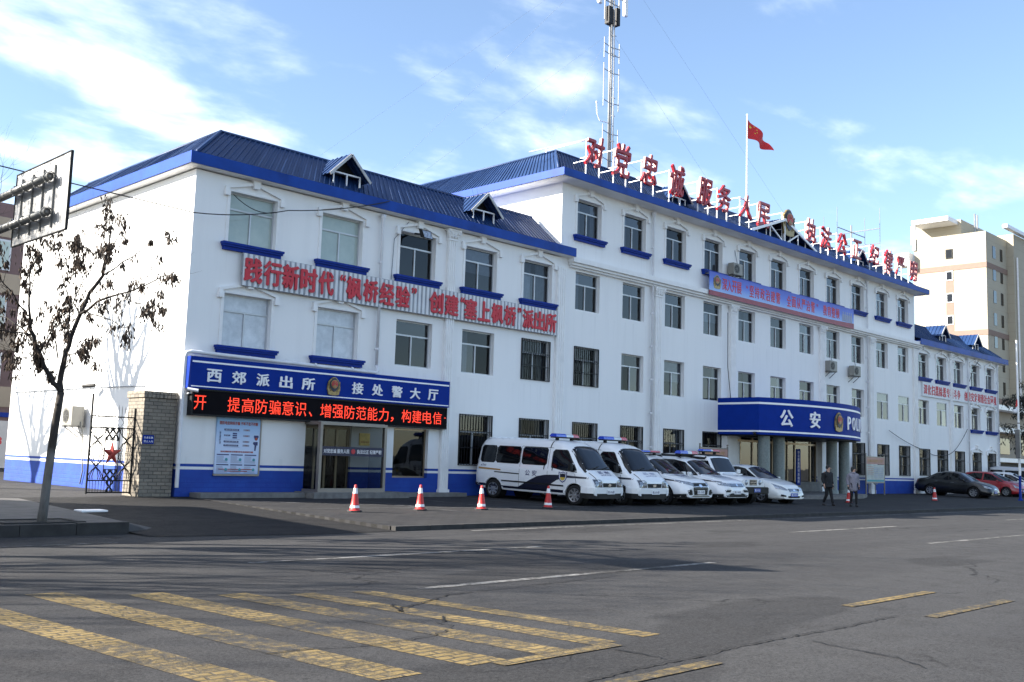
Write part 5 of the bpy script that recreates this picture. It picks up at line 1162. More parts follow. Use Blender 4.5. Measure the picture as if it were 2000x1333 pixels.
# --- white off-roader with a black soft top
def offroader(P, head):
    S = dict(x=(-2.1, 2.05), wx=(1.25, -1.22), wr=.38, tw=.86, rr=.07, bulge=.0,
        zt=[(-2.1, 1.70), (-2.0, 1.80), (-1.5, 1.84), (.2, 1.82), (.42, 1.76), (.82, 1.14), (.95, 1.10), (1.9, 1.04), (2.05, .98)], zs=[(-2.1, 1.06), (.9, 1.05), (1.9, .98), (2.05, .92)], zb=[(-2.1, .46), (2.05, .46)],
        ws=[(-2.1, .82), (.9, .82), (2.05, .76)], wt=[(-2.1, .70), (.3, .70), (.85, .74), (2.05, .68)], wb=[(-2.1, .80), (.9, .82), (2.05, .76)])
    c = Car('police_offroader', S, CARWHITE, 'boxy white police off-roader with black top, square grille and blue plate', 'police car', P, head, 'white police cars with roof beacons'); c.wheels(7)
    c.decal('soft_top', 'T', [(-2.05, -.66), (.36, -.62), (.40, 0), (.36, .62), (-2.05, .66)], PLASTIC, .012); c.sides('soft_top_side', [(-2.05, 1.66), (.28, 1.64), (.36, 1.74), (.2, 1.80), (-2.0, 1.78)], PLASTIC, .010)
    for p in ([(-1.95, 1.12), (-1.0, 1.12), (-1.0, 1.60), (-1.9, 1.60)], [(-.90, 1.12), (-.12, 1.12), (-.12, 1.60), (-.90, 1.60)], [(-.02, 1.12), (.74, 1.12), (.44, 1.60), (-.02, 1.60)]): c.sides('side_window', p, CARGLASS, .007)
    c.decal('windscreen', 'T', [(.46, -.62), (.79, -.68), (.80, 0), (.79, .68), (.46, .62), (.45, 0)], CARGLASS, .008)
    m = MB()
    for sd in (-1, 1): m.prism([(.72, sd*.70, .92), (2.06, sd*.62, .90), (2.08, sd*.62, .82), (1.85, sd*.92, .80), (1.72, sd*.92, .82), (1.55, sd*.92, .90), (.95, sd*.92, .90), (.80, sd*.92, .80)], (0, 0, .05))
    m.build('fender', CARWHITE, c.root, world=False, bevel=.012); c.decal('grille', 'F', [(-.24, .74), (.24, .74), (.24, .95), (-.24, .95)], BLACKIRON, .008)
    for z in (.77, .835, .90): c.decal('grille_bar', 'F', [(-.22, z), (.22, z), (.22, z+.022), (-.22, z+.022)], CHROME, .016)
    m = MB()
    for sd in (-1, 1): m.lathe([(0, .03), (.06, .028), (.085, .01), (.10, -.01)], (2.06, sd*.46, .85), 18, 'x')
    m.build('headlamp', LAMPGLASS, c.root, True, world=False)
    MB().box(2.05, 2.24, -.82, .82, .42, .68).build('bumper', PLASTIC, c.root, world=False, bevel=.025); c.plate(2.245, .56, PLATEBLUE, '蒙L·P735', .42); c.mirror(.72, .82, 1.22, CARWHITE, .15, .16)
    c.lightbar(-.05, 1.96, 1.2, [(LBLUE, .48), (LCLEAR, .10), (LRED, .42)], .09, .26); c.seam([(-.95, .5), (-.95, 1.62)]); c.seam([(-.07, .5), (-.07, 1.62)]); c.sides('cladding', [(-2.05, .48), (1.0, .48), (1.0, .56), (-2.05, .56)], PLASTIC, .01)
    MB().box(1.2, 1.5, -.12, .12, 1.10, 1.15).build('bonnet_vent', CARWHITE, c.root, world=False, bevel=.015); return c
offroader((21.05, -3.5), (-.04, -1))
# --- saloons and hatchback
def saloon(kind, P, head, paint, label, L=4.75, plate=PLATEBLUE, no='蒙L·83K6'):
    k = L/4.75; X = lambda pts: [(a*k, b) for a, b in pts]
    S = dict(x=(-2.38*k, 2.37*k), wx=(1.40*k, -1.33*k), wr=.32, tw=.86, rr=.10, bulge=.02,
        zt=X([(-2.38, .72), (-2.30, .98), (-1.75, 1.05), (-1.05, 1.38), (-.45, 1.47), (.05, 1.46), (.40, 1.38), (1.18, .96), (1.7, .88), (2.15, .76), (2.30, .66), (2.37, .52)]), zs=X([(-2.38, .66), (-2.2, .92), (-1, .95), (1.1, .90), (1.7, .82), (2.2, .66), (2.37, .46)]),
        zb=X([(-2.38, .36), (-2.1, .20), (2.1, .18), (2.37, .22)]), ws=X([(-2.38, .66), (-2.1, .80), (-1, .83), (1.2, .82), (1.9, .74), (2.25, .62), (2.37, .52)]), wt=X([(-2.38, .56), (-1.7, .62), (-.8, .58), (.2, .58), (1.15, .70), (1.9, .62), (2.37, .40)]), wb=X([(-2.38, .72), (-2.1, .84), (1.8, .85), (2.2, .76), (2.37, .60)]))
    c = Car(kind, S, paint, label, 'car', P, head); c.wheels(7 if paint is CARBLACK else 5)
    c.sides('side_window', X([(-1.42, 1.04), (-.9, .99), (1.05, .95), (.92, 1.03), (.32, 1.34), (-.1, 1.40), (-.7, 1.38), (-1.1, 1.24)]), CARGLASS, .007); c.sides('door_pillar', X([(-.22, .97), (-.14, .97), (-.18, 1.40), (-.26, 1.40)]), PLASTIC, .011)
    c.decal('windscreen', 'T', X([(.42, -.52), (1.13, -.66), (1.19, 0), (1.13, .66), (.42, .52), (.36, 0)]), CARGLASS, .008); c.decal('rear_window', 'T', X([(-1.70, -.56), (-1.08, -.48), (-1.02, 0), (-1.08, .48), (-1.70, .56)]), CARGLASS, .008)
    c.pair('headlamp', 'F', [(-.74, .60), (-.40, .545), (-.36, .59), (-.50, .68), (-.72, .80)], LAMPGLASS, .012, step=.06); c.decal('grille', 'F', [(-.28, .50), (.28, .50), (.34, .62), (-.34, .62)], BLACKIRON, .010)
    for z in (.52, .555, .59): c.decal('grille_bar', 'F', [(-.29, z), (.29, z), (.29, z+.012), (-.29, z+.012)], CHROME, .016)
    c.decal('grille_mark', 'F', [(.07*math.cos(q*.393), .56+.045*math.sin(q*.393)) for q in range(16)], CHROME, .022)
    c.decal('lower_grille', 'F', [(-.34, .26), (.34, .26), (.36, .34), (-.36, .34)], PLASTIC, .011); c.pair('fog_slot', 'F', [(-.70, .32), (-.48, .30), (-.48, .36), (-.70, .40)], PLASTIC, .012)
    c.plate(2.385*k, .38, plate, no, .42); c.mirror(.78*k, .80, .98, paint, .16, .12)
    c.seam(X([(-.20, .30), (-.18, .96)])); c.seam(X([(.95, .35), (.98, .92)])); c.handle(-.02*k, .84, .18, CHROME if paint is CARBLACK else None); c.handle(-1.05*k, .86, .18, CHROME if paint is CARBLACK else None)
    c.pair('tail_lamp', 'B', [(-.70, .72), (-.40, .74), (-.40, .88), (-.70, .92)], TAIL, .01); c.sides('tail_lamp', X([(-2.36, .74), (-2.15, .78), (-2.12, .92), (-2.3, .92)]), TAIL, .012); c.sides('sill', X([(-1.0, .20), (1.05, .19), (1.05, .25), (-1.0, .26)]), PLASTIC, .008); return c
saloon('saloon_car', place((22.94, -4.72), (-.17, -1), 1.40, .86), (-.17, -1), CARPEARL, 'pearl white saloon with blue number plate at the right end of the police row')
k = 4.5/4.75
saloon('saloon_car', place((47.86, -3.86), (-.04, -1), 1.40*k, .86), (-.04, -1), CARBLACK, 'black saloon parked in front of the far right wing', 4.5, PLATEBLUE, '蒙L·52B9')
def hatch(P, head, paint, label, no):
    S = dict(x=(-1.90, 1.98), wx=(1.22, -1.25), wr=.30, tw=.83, rr=.11, bulge=.02,
        zt=[(-1.90, .90), (-1.84, 1.15), (-1.55, 1.44), (-1.0, 1.52), (-.2, 1.52), (.15, 1.44), (1.15, .98), (1.45, .90), (1.80, .76), (1.92, .62), (1.98, .5)], zs=[(-1.9, .86), (-1.6, .96), (1.1, .88), (1.5, .80), (1.85, .62), (1.98, .44)],
        zb=[(-1.9, .34), (-1.6, .20), (1.7, .18), (1.98, .24)], ws=[(-1.9, .70), (-1.6, .80), (1.0, .81), (1.6, .72), (1.98, .54)], wt=[(-1.9, .52), (-1.5, .58), (.1, .57), (1.1, .68), (1.6, .60), (1.98, .40)], wb=[(-1.9, .74), (-1.6, .82), (1.5, .83), (1.8, .74), (1.98, .60)])
    c = Car('hatchback_car', S, paint, label, 'car', P, head); c.wheels(6)
    c.sides('side_window', [(-1.45, 1.10), (-.38, 1.00), (-.38, 1.42), (-1.0, 1.42), (-1.38, 1.30)], CARGLASS, .007); c.sides('side_window', [(-.28, 1.0), (1.02, .93), (.85, 1.03), (.15, 1.36), (-.28, 1.42)], CARGLASS, .007)
    c.decal('windscreen', 'T', [(.20, -.50), (1.10, -.64), (1.17, 0), (1.10, .64), (.20, .50), (.15, 0)], CARGLASS, .008); c.decal('rear_window', 'B', [(-.5, 1.02), (.5, 1.02), (.42, 1.36), (-.42, 1.36)], CARGLASS, .008)
    c.pair('headlamp', 'F', [(-.70, .58), (-.42, .54), (-.38, .60), (-.55, .74), (-.68, .80)], LAMPGLASS, .012, step=.06); c.decal('grille', 'F', [(-.34, .48), (.34, .48), (.36, .55), (-.36, .55)], BLACKIRON, .01); c.decal('lower_grille', 'F', [(-.42, .26), (.42, .26), (.44, .36), (-.44, .36)], PLASTIC, .011)
    c.plate(1.99, .40, PLATEBLUE, no, .42); c.mirror(.70, .78, .98, paint, .16, .13); c.seam([(-.33, .28), (-.33, 1.0)]); c.seam([(.86, .34), (.92, .90)]); c.handle(-.2, .86, .17); c.pair('tail_lamp', 'B', [(-.70, .9), (-.58, .9), (-.54, 1.25), (-.62, 1.25)], TAIL, .01); return c
hatch(place((55.25, -3.14), (-.1, -1), 1.22, .83), (-.1, -1), CARRED, 'bright red hatchback beside the black saloon', '蒙L·71F5')
hatch((59.2, -2.2), (0, -1), CARWHITE, 'small white hatchback behind the lamp post right of the red car', '蒙L·90C2')
def minivan(P, head):
    S = dict(x=(-2.1, 2.1), wx=(1.25, -1.3), wr=.31, tw=.82, rr=.12, bulge=.01,
        zt=[(-2.1, 1.55), (-2.0, 1.82), (-1.6, 1.90), (.9, 1.88), (1.2, 1.78), (1.75, 1.12), (2.0, .98), (2.1, .8)], zs=[(-2.1, 1.06), (1.5, 1.04), (2.1, .74)], zb=[(-2.1, .32), (2.1, .28)],
        ws=[(-2.1, .76), (-1.9, .81), (1.5, .81), (2.1, .70)], wt=[(-2.1, .64), (1, .66), (1.6, .70), (2.1, .6)], wb=[(-2.1, .78), (1.5, .82), (2.1, .72)])
    c = Car('minivan', S, CARSILVER, 'silver minivan half hidden behind the red car and the lamp post', 'van', P, head); c.wheels(6)
    for a, b in ((-1.95, -1.05), (-.95, .1)): c.sides('side_window', [(a, 1.14), (b, 1.14), (b, 1.66), (a+.08, 1.66)], CARGLASS, .007)
    c.sides('side_window', [(.2, 1.14), (1.5, 1.08), (1.12, 1.64), (.2, 1.66)], CARGLASS, .007); c.decal('windscreen', 'T', [(1.24, -.58), (1.70, -.66), (1.73, 0), (1.70, .66), (1.24, .58), (1.2, 0)], CARGLASS, .008); c.decal('rear_window', 'B', [(-.55, 1.15), (.55, 1.15), (.5, 1.65), (-.5, 1.65)], CARGLASS, .008)
    c.pair('headlamp', 'F', [(-.70, .72), (-.42, .70), (-.42, .84), (-.68, .9)], LAMPGLASS, .012); c.decal('grille', 'F', [(-.36, .66), (.36, .66), (.36, .78), (-.36, .78)], BLACKIRON, .01); c.plate(2.11, .5, PLATEBLUE, '蒙L·66D3', .42); c.mirror(1.35, .80, 1.15, CARSILVER); c.seam([(.15, .3), (.15, 1.7)]); c.seam([(-1.0, .3), (-1.0, 1.7)]); return c
minivan((62.0, -1.9), (0, -1))
# ------------------------------------------------------------------ cones, people
def cone(x, y, label, tilt=0):
    S = empty('traffic_cone', label, 'traffic cone', (x, y, apz(x, y)), group='red and white traffic cones along the forecourt')
    k = 'cone'
    if k in _sub:
        for o in _sub[k]: copy_tree(o, S)
    else:
        m = MB(); m.prism([(.19*math.cos(R(22.5+45*q))*1.05, .19*math.sin(R(22.5+45*q))*1.05, .002) for q in range(8)], (0, 0, .035))
        a = m.build('base', CONEBASE, S, world=False, bevel=.006)
        prof = lambda z: .135-.105*z/.68
        b = MB().lathe([(.15, .037), (prof(.06), .05), (prof(.30), .30), (prof(.60), .60), (prof(.68), .68), (.022, .685), (.018, .64)], (0, 0, 0), 24).build('cone_body', CONE, S, True, world=False)
        r = MB().lathe([(prof(z)+.0025, z) for z in (.46, .50, .56, .60)], (0, 0, 0), 24).build('reflective_band', CONEWHITE, S, True, world=False)
        r2 = MB().lathe([(prof(z)+.0025, z) for z in (.10, .14, .165)], (0, 0, 0), 24).build('reflective_band', CONEWHITE, S, True, world=False)
        _sub[k] = [a, b, r, r2]
    S.rotation_euler = (R(random.uniform(-1, 1)), R(tilt), random.uniform(0, 3))
for x, y, l in ((2.09, -5.5, 'red traffic cone in front of the glass porch'), (4.35, -5.4, 'red traffic cone in front of the dark shop window, second from the left'), (6.5, -5.56, 'red traffic cone by the rear wheel of the nearest police van'), (9.42, -5.45, 'red traffic cone by the front wheel of the nearest police van'), (28.86, -5.57, 'red traffic cone beside the woman in the grey coat'), (38.8, -5.29, 'red traffic cone in front of the black saloon')): cone(x, y, l)
def skin(name, joints, edges, mat, parent, root=0, sub=2):
    me = bpy.data.meshes.new(name); me.from_pydata([j[0] for j in joints], edges, [])
    ob = bpy.data.objects.new(name, me); C.objects.link(ob)
    md = ob.modifiers.new('s', 'SKIN'); md.use_smooth_shade = True; ob.modifiers.new('u', 'SUBSURF').levels = sub
    for i, j in enumerate(joints):
        r = j[1]; sv = me.skin_vertices[0].data[i]; sv.radius = (r, r) if isinstance(r, (int, float)) else r; sv.use_root = (i == root)
    dg = bpy.context.evaluated_depsgraph_get(); nm = bpy.data.meshes.new_from_object(ob.evaluated_get(dg)); bpy.data.objects.remove(ob); nm.materials.clear()
    return link(name, nm, mat, parent, True, world=False)
def person(P, yaw, label, H, woman=False):
    """walking figure; local +X is the way it walks, +Y its left"""
    M = Matrix.Translation((P[0], P[1], apz(*P))) @ Matrix.Rotation(yaw, 4, 'Z')
    S = empty('person', label, 'person', mat=M); s = H/1.72
    V = lambda x, y, z: (x*s, y*s, z*s)
    hd = R(40) if woman else R(30)                        # head turned to one side
    pel, che, nk, hd0, hd1 = V(0, 0, .93), V(.0, 0, 1.28), V(.01, 0, 1.45), V(.03, 0, 1.55), V(.035, 0, 1.66)
    aL = [V(.0, .19, 1.38), V(-.06, .25, 1.12), V(.04, .25, .88)]; aR = [V(.0, -.19, 1.38), V(-.05, -.25, 1.12), V(.05, -.25, .88)]
    st = .10 if woman else .20
    lL = [V(0, .09, .90), V(.10, .095, .50), V(st, .095, .10)]; lR = [V(0, -.09, .90), V(.03, -.09, .49), V(-st*.9, -.09, .13)]
    j = [(pel, .12*s), (che, .13*s), (nk, .058*s), (hd0, .085*s), (hd1, .088*s)] + [(p, r*s) for p, r in zip(aL, (.055, .045, .032))] + [(p, r*s) for p, r in zip(aR, (.055, .045, .032))] + [(p, r*s) for p, r in zip(lL, (.085, .06, .042))] + [(p, r*s) for p, r in zip(lR, (.085, .06, .042))]
    e = [(0, 1), (1, 2), (2, 3), (3, 4), (1, 5), (5, 6), (6, 7), (1, 8), (8, 9), (9, 10), (0, 11), (11, 12), (12, 13), (0, 14), (14, 15), (15, 16)]
    for ai, (wr, sd) in ((7, (aL[2], 1)), (10, (aR[2], -1))):   # palm and five fingers
        b = len(j); w = Vector(wr); j.append((tuple(w+Vector((.01, 0, -.06))*s), .026*s)); e.append((ai, b))
        for q in range(4):
            o = w+Vector((-.03+.02*q, sd*.0, -.09))*s; k = len(j); L = (.055, .07, .075, .06)[q]
            j += [(tuple(o), .009*s), (tuple(o+Vector((.004, -sd*.008, -L*.55))*s), .0085*s), (tuple(o+Vector((.0, -sd*.025, -L))*s), .007*s)]; e += [(b, k), (k, k+1), (k+1, k+2)]
        k = len(j); j += [(tuple(w+Vector((.045, -sd*.01, -.075))*s), .010*s), (tuple(w+Vector((.055, -sd*.02, -.11))*s), .008*s)]; e += [(b, k), (k, k+1)]
    skin('body', j, e, SKIN, S)
    coat = COATGREY if woman else COATBLACK
    lo = .62 if woman else .86
    cj = [(V(0, 0, 1.0), (.165*s, .215*s)), (V(0, 0, 1.25), (.165*s, .225*s)), (V(0, 0, 1.38), (.12*s, .175*s)), (V(.0, 0, 1.46), .075*s), (V(0, 0, lo), (.18*s, .225*s) if woman else (.16*s, .205*s))]
    cj += [(aL[0], .092*s), (aL[1], .078*s), (tuple(Vector(aL[2])+Vector((0, 0, .03))), .052*s), (aR[0], .092*s), (aR[1], .078*s), (tuple(Vector(aR[2])+Vector((0, 0, .03))), .052*s)]
    skin('coat' if woman else 'jacket', cj, [(0, 1), (1, 2), (2, 3), (0, 4), (2, 5), (5, 6), (6, 7), (2, 8), (8, 9), (9, 10)], coat, S)
    tj = [(V(0, 0, .92), (.135*s, .155*s)), (lL[0], .098*s), (lL[1], .072*s if not woman else .066*s), (V(st, .095, .09), .062*s if not woman else .05*s), (lR[0], .098*s), (lR[1], .072*s if not woman else .066*s), (V(-st*.9, -.09, .12), .062*s if not woman else .05*s)]
    skin('trousers', tj, [(0, 1), (1, 2), (2, 3), (0, 4), (4, 5), (5, 6)], TROUSER, S)
    for (x, y, z, up) in ((st, .095, .05, 0), (-st*.9, -.09, .075, -.04)):
        skin('shoe', [(V(x-.05, y, z), .05*s), (V(x+.06, y, z-.005+up), .045*s), (V(x+.15, y, z-.012+up), .034*s)], [(0, 1), (1, 2)], SHOE, S)
    f = Vector((math.cos(hd), math.sin(hd), 0)); l = Vector((-f.y, f.x, 0)); hc = Vector(V(.035, 0, 1.61))
    m = MB()                                              # hair shell, longer for the woman
    for a in range(9):
        for b in range(14):
            pass
    n1, n2 = 8, 16; vs = []
    for a in range(n1+1):
        ph = a/n1*(R(150) if woman else R(112))
        for b in range(n2):
            th = 2*math.pi*b/n2; x, y, z = math.sin(ph)*math.cos(th), math.sin(ph)*math.sin(th), math.cos(ph)
            front = max(0, x)*(1 if ph > R(62) else 0)
            r = 1-.45*front
            if ph > R(95): z -= .28*(ph-R(95))
            vs.append(hc + (f*(x*.108*r-.008) + l*(y*.095*r) + Vector((0, 0, z*.125+.02)))*s)
    m.add(vs, [(a*n2+b, a*n2+(b+1) % n2, (a+1)*n2+(b+1) % n2, (a+1)*n2+b) for a in range(n1) for b in range(n2)]); m.build('hair', HAIR, S, True, world=False)
    skin('face', [(tuple(hc+f*.055*s+Vector((0, 0, -.035*s))), (.062*s, .055*s)), (tuple(hc+f*.06*s+Vector((0, 0, .02*s))), (.065*s, .05*s))], [(0, 1)], SKIN, S)
    MB().path([hc+f*.112*s+Vector((0, 0, .01*s)), hc+f*.135*s+Vector((0, 0, -.025*s)), hc+f*.115*s+Vector((0, 0, -.03*s))], [.006*s, .014*s, .008*s], 6).build('nose', SKIN, S, True, world=False)
    m = MB()
    for sd in (-1, 1): c = hc+f*.108*s+l*(sd*.032*s)+Vector((0, 0, .012*s)); m.add([c+f*.004+l*(.013*s*math.cos(q))+Vector((0, 0, .006*s*math.sin(q))) for q in [k*math.pi/4 for k in range(8)]], [tuple(range(8))])
    m.build('eyes', HAIR, S, world=False)
    if woman:
        for wr, sd in ((aL[2], 1), (aR[2], -1)): skin('glove', [(tuple(Vector(wr)+Vector((0, 0, -.01))), .045*s), (tuple(Vector(wr)+Vector((.01, 0, -.08))*s), .048*s), (tuple(Vector(wr)+Vector((.01, -sd*.01, -.16))*s), .034*s)], [(0, 1), (1, 2)], GLOVE, S)
        MB().lathe([(.062*s, 1.40*s), (.10*s, 1.43*s), (.115*s, 1.48*s), (.09*s, 1.505*s), (.06*s, 1.48*s)], (0, 0, 0), 18).build('collar', COATGREY, S, True, world=False)
    else: MB().lathe([(.075*s, 1.42*s), (.082*s, 1.46*s), (.072*s, 1.50*s), (.06*s, 1.47*s)], (0, 0, 0), 18).build('collar', COATBLACK, S, True, world=False)
person((25.05, -6.55), R(-110), 'man in black jacket and black trousers walking across the forecourt', 1.62)
person((25.95, -7.2), R(-128), 'woman in grey quilted coat and black gloves walking beside the man', 1.60, True)
# ------------------------------------------------------------------ trees
def tree_twigs(mb, spots, p, d, L, r, depth, rnd, up=.25):
    n = max(2, int(L/.16)); pts = [p.copy()]; rad = [r]; q = p.copy(); v = d.normalized()
    for i in range(n):
        v = (v + Vector((rnd.uniform(-.22, .22), rnd.uniform(-.22, .22), rnd.uniform(-.12, .18)+up*.1))).normalized(); q = q+v*(L/n); pts.append(q.copy()); rad.append(r*(1-.75*(i+1)/n))
    mb.path(pts, rad, 5 if r < .02 else 7, False)
    if depth == 0: spots += [pts[-1], pts[len(pts)//2]]; return
    k = rnd.choice((2, 3, 3)) if depth > 1 else rnd.choice((2, 3))
    for i in range(k):
        j = rnd.randint(max(1, n//3), n); b = pts[j]; a = rnd.uniform(0, 6.28); ax = v.orthogonal().normalized(); ax.rotate(Matrix.Rotation(a, 3, v))
        nd = (v*rnd.uniform(.5, .9)+ax*rnd.uniform(.5, .9)+Vector((0, 0, up))).normalized(); tree_twigs(mb, spots, b, nd, L*rnd.uniform(.55, .8), max(.0025, rad[j]*.72), depth-1, rnd, up)
def leaf_cluster(mb, p, rnd, n, size, spread):
    for _ in range(n):
        o = p + Vector((rnd.gauss(0, spread), rnd.gauss(0, spread), rnd.gauss(-.05, spread*1.5))); L = size*rnd.uniform(.6, 1.3); w = L*rnd.uniform(.22, .4)
        d = Vector((rnd.uniform(-.5, .5), rnd.uniform(-.5, .5), -1)).normalized(); s = d.orthogonal().normalized(); s.rotate(Matrix.Rotation(rnd.uniform(0, 6.28), 3, d)); b = d.cross(s)*w*.5
        mb.add([o, o+d*L*.45+s*w*.5+b*.5, o+d*L, o+d*L*.5-s*w*.5+b*.5, o+d*L*.5-b*.3], [(0, 1, 4), (1, 2, 4), (2, 3, 4), (3, 0, 4)])
LIMBS = [
 ([(-6.34,-7.29,-0.14),(-6.34,-7.35,0.25),(-6.35,-7.42,0.67),(-6.35,-7.53,1.42),(-6.35,-7.63,1.93),(-6.34,-7.69,2.3)],0.092,0.062),
 ([(-6.34,-7.69,2.3),(-6.34,-7.64,2.64),(-6.29,-7.63,3.03),(-6.22,-7.63,3.32),(-6.11,-7.68,3.74),(-5.99,-7.76,4.19),(-5.82,-7.87,4.51)],0.05,0.026),
 ([(-5.82,-7.87,4.51),(-5.78,-7.87,4.91),(-5.73,-7.88,5.32),(-5.69,-7.87,5.62),(-5.68,-7.79,5.78)],0.018,0.004),
 ([(-5.81,-7.88,4.51),(-5.81,-8.09,4.9),(-5.77,-8.33,5.23),(-5.71,-8.56,5.45)],0.015,0.004),
 ([(-5.81,-7.88,4.53),(-5.48,-7.94,4.84),(-5.13,-8.01,5.16),(-4.83,-8.03,5.54)],0.016,0.004),
 ([(-6.13,-7.72,3.76),(-6.0,-8.15,3.98),(-5.82,-8.6,4.1),(-5.62,-9.08,4.21),(-5.44,-9.55,4.4),(-5.39,-9.86,4.44)],0.024,0.005),
 ([(-5.77,-8.58,4.13),(-5.6,-8.81,3.95),(-5.44,-9.06,3.87),(-5.31,-9.29,3.9)],0.009,0.003),
 ([(-6.07,-7.79,3.84),(-6.01,-8.26,3.71),(-5.95,-8.73,3.6),(-5.94,-9.14,3.44),(-6.0,-9.51,3.4)],0.014,0.004),
 ([(-6.13,-7.72,3.76),(-6.16,-7.47,4.0),(-6.04,-7.4,4.28),(-5.9,-7.35,4.64),(-5.77,-7.27,4.91)],0.014,0.004),
 ([(-6.29,-7.77,3.3),(-6.27,-7.62,3.65),(-6.21,-7.5,3.95),(-6.3,-7.26,4.43),(-6.3,-7.09,4.82),(-6.3,-6.94,5.24)],0.018,0.004),
 ([(-5.95,-7.34,4.65),(-6.02,-7.16,4.91),(-6.05,-7.03,5.15),(-6.04,-6.91,5.24)],0.007,0.003),
 ([(-6.33,-7.67,2.93),(-6.25,-8.04,3.01),(-6.25,-8.35,3.16),(-6.28,-8.59,3.07)],0.009,0.003),
 ([(-6.34,-7.69,2.3),(-6.49,-7.66,2.46),(-6.66,-7.62,2.76),(-6.84,-7.59,3.14),(-6.94,-7.61,3.38),(-6.99,-7.68,3.59)],0.044,0.028),
 ([(-6.99,-7.68,3.59),(-7.07,-7.77,3.96),(-7.13,-7.88,4.32),(-7.2,-7.97,4.62),(-7.23,-8.08,4.88)],0.02,0.004),
 ([(-7.04,-7.69,3.93),(-6.99,-7.7,4.31),(-6.9,-7.76,4.69),(-6.86,-7.77,5.03)],0.009,0.003),
 ([(-7.02,-7.66,3.62),(-7.21,-7.64,3.84),(-7.38,-7.65,4.07),(-7.55,-7.65,4.26),(-7.7,-7.67,4.39)],0.014,0.005),
 ([(-6.87,-7.6,3.21),(-6.97,-7.25,3.45),(-7.1,-6.87,3.64),(-7.24,-6.46,3.75)],0.016,0.006),
 ([(-6.9,-7.58,3.3),(-7.21,-7.65,3.3),(-7.5,-7.74,3.31),(-7.75,-7.87,3.32)],0.014,0.005),
 ([(-6.75,-7.54,2.99),(-6.57,-7.44,3.29),(-6.42,-7.29,3.51),(-6.33,-7.09,3.78)],0.012,0.004),
 ([(-6.44,-7.69,2.91),(-6.47,-7.58,3.3),(-6.47,-7.49,3.59),(-6.39,-7.46,3.79)],0.012,0.004),
 ([(-6.7,-7.57,2.9),(-6.9,-7.62,2.95),(-7.05,-7.69,2.86),(-7.21,-7.76,2.79)],0.009,0.003),
 ([(-6.62,-7.63,2.71),(-6.77,-7.54,2.83),(-7.03,-7.35,2.97),(-7.12,-7.29,2.87)],0.007,0.003),
]
def street_tree():
    S = empty('street_tree', 'young street tree with dry brown leaves in the kerbside pit at the left', 'tree', (-6.35, -7.29, -.1)); rnd = random.Random(21)
    t = MB(); P, r0, r1 = LIMBS[0]; n = len(P); t.path(P, [r0*1.0]+[.92*r0+(1.05*r1-.92*r0)*i/(n-1) for i in range(1, n)], 14)
    for z, a in ((1.15, .4), (1.9, 2.0), (2.05, 4.0)):
        c = Vector(P[-2]).lerp(Vector(P[-1]), .4) if z > 1.5 else Vector(P[3]); t.lathe([(.0, .05), (.03, .03), (.04, 0), (.03, -.03), (0, -.05)], c+Vector((.05*math.cos(a), .05*math.sin(a), 0)), 8)
    t.build('trunk', TRUNK, S, True)
    br = MB(); spots = []
    for P, r0, r1 in LIMBS[1:]:
        n = len(P); Q = [Vector(p) for p in P]; W = [Q[0]]
        for a, b in zip(Q, Q[1:]): W += [a.lerp(b, .5)+Vector((rnd.uniform(-.03, .03), rnd.uniform(-.03, .03), rnd.uniform(-.03, .03))), b]
        k = len(W); rr = [1.18*(r0+(r1-r0)*(i/(k-1))**.8) for i in range(k)]; br.path(W, rr, 8 if r0 > .02 else 6, False)
        thin = r0 < .03
        for i in range(1, k):
            if rnd.random() < (.9 if thin else .5):
                d = (W[i]-W[i-1]).normalized(); ax = d.orthogonal().normalized(); ax.rotate(Matrix.Rotation(rnd.uniform(0, 6.28), 3, d))
                tree_twigs(br, spots, W[i], d*.6+ax*.8+Vector((0, 0, .2)), rnd.uniform(.14, .40), min(.006, rr[i]*.7), 1 if rnd.random() < .5 else 0, rnd, .35)
            if thin and rnd.random() < .75: spots.append(W[i])
        spots.append(W[-1])
        for i in range(2, k):
            if thin and rnd.random() < 1.0: d = (W[i]-W[i-1]).normalized(); ax = d.orthogonal().normalized(); ax.rotate(Matrix.Rotation(rnd.uniform(0, 6.28), 3, d)); tree_twigs(br, [], W[i], d*.8+ax*.7+Vector((0, 0, .3)), rnd.uniform(.3, .7), .0045, 1, rnd, .3)
    br.build('branch', BARKDARK, S, True)
    lf = MB()
    for p in spots:
        q = rnd.random()
        if q < .56: leaf_cluster(lf, p, rnd, rnd.choice((4, 8, 16, 26, 34)), .105, rnd.choice((.022, .035, .048)))
    lf.build('foliage', LEAFDRY, S)
street_tree()
m = MB()
for x0, x1, y0, y1 in ((-7.1, -5.65, -7.61, -7.53), (-7.1, -5.65, -6.72, -6.60), (-7.1, -6.98, -7.53, -6.72), (-5.77, -5.65, -7.53, -6.72)): m.box(x0, x1, y0, y1, -.12, -.06)
tag(m.build('tree_pit_edging', KERBSTONE, bevel=.008), 'square stone edging round the pit of the young street tree', 'kerb edging'); tag(MB().quad((-6.98, -7.53, -.092), (-5.77, -7.53, -.092), (-5.77, -6.72, -.080), (-6.98, -6.72, -.080)).build('soil', SOIL), kind='structure')
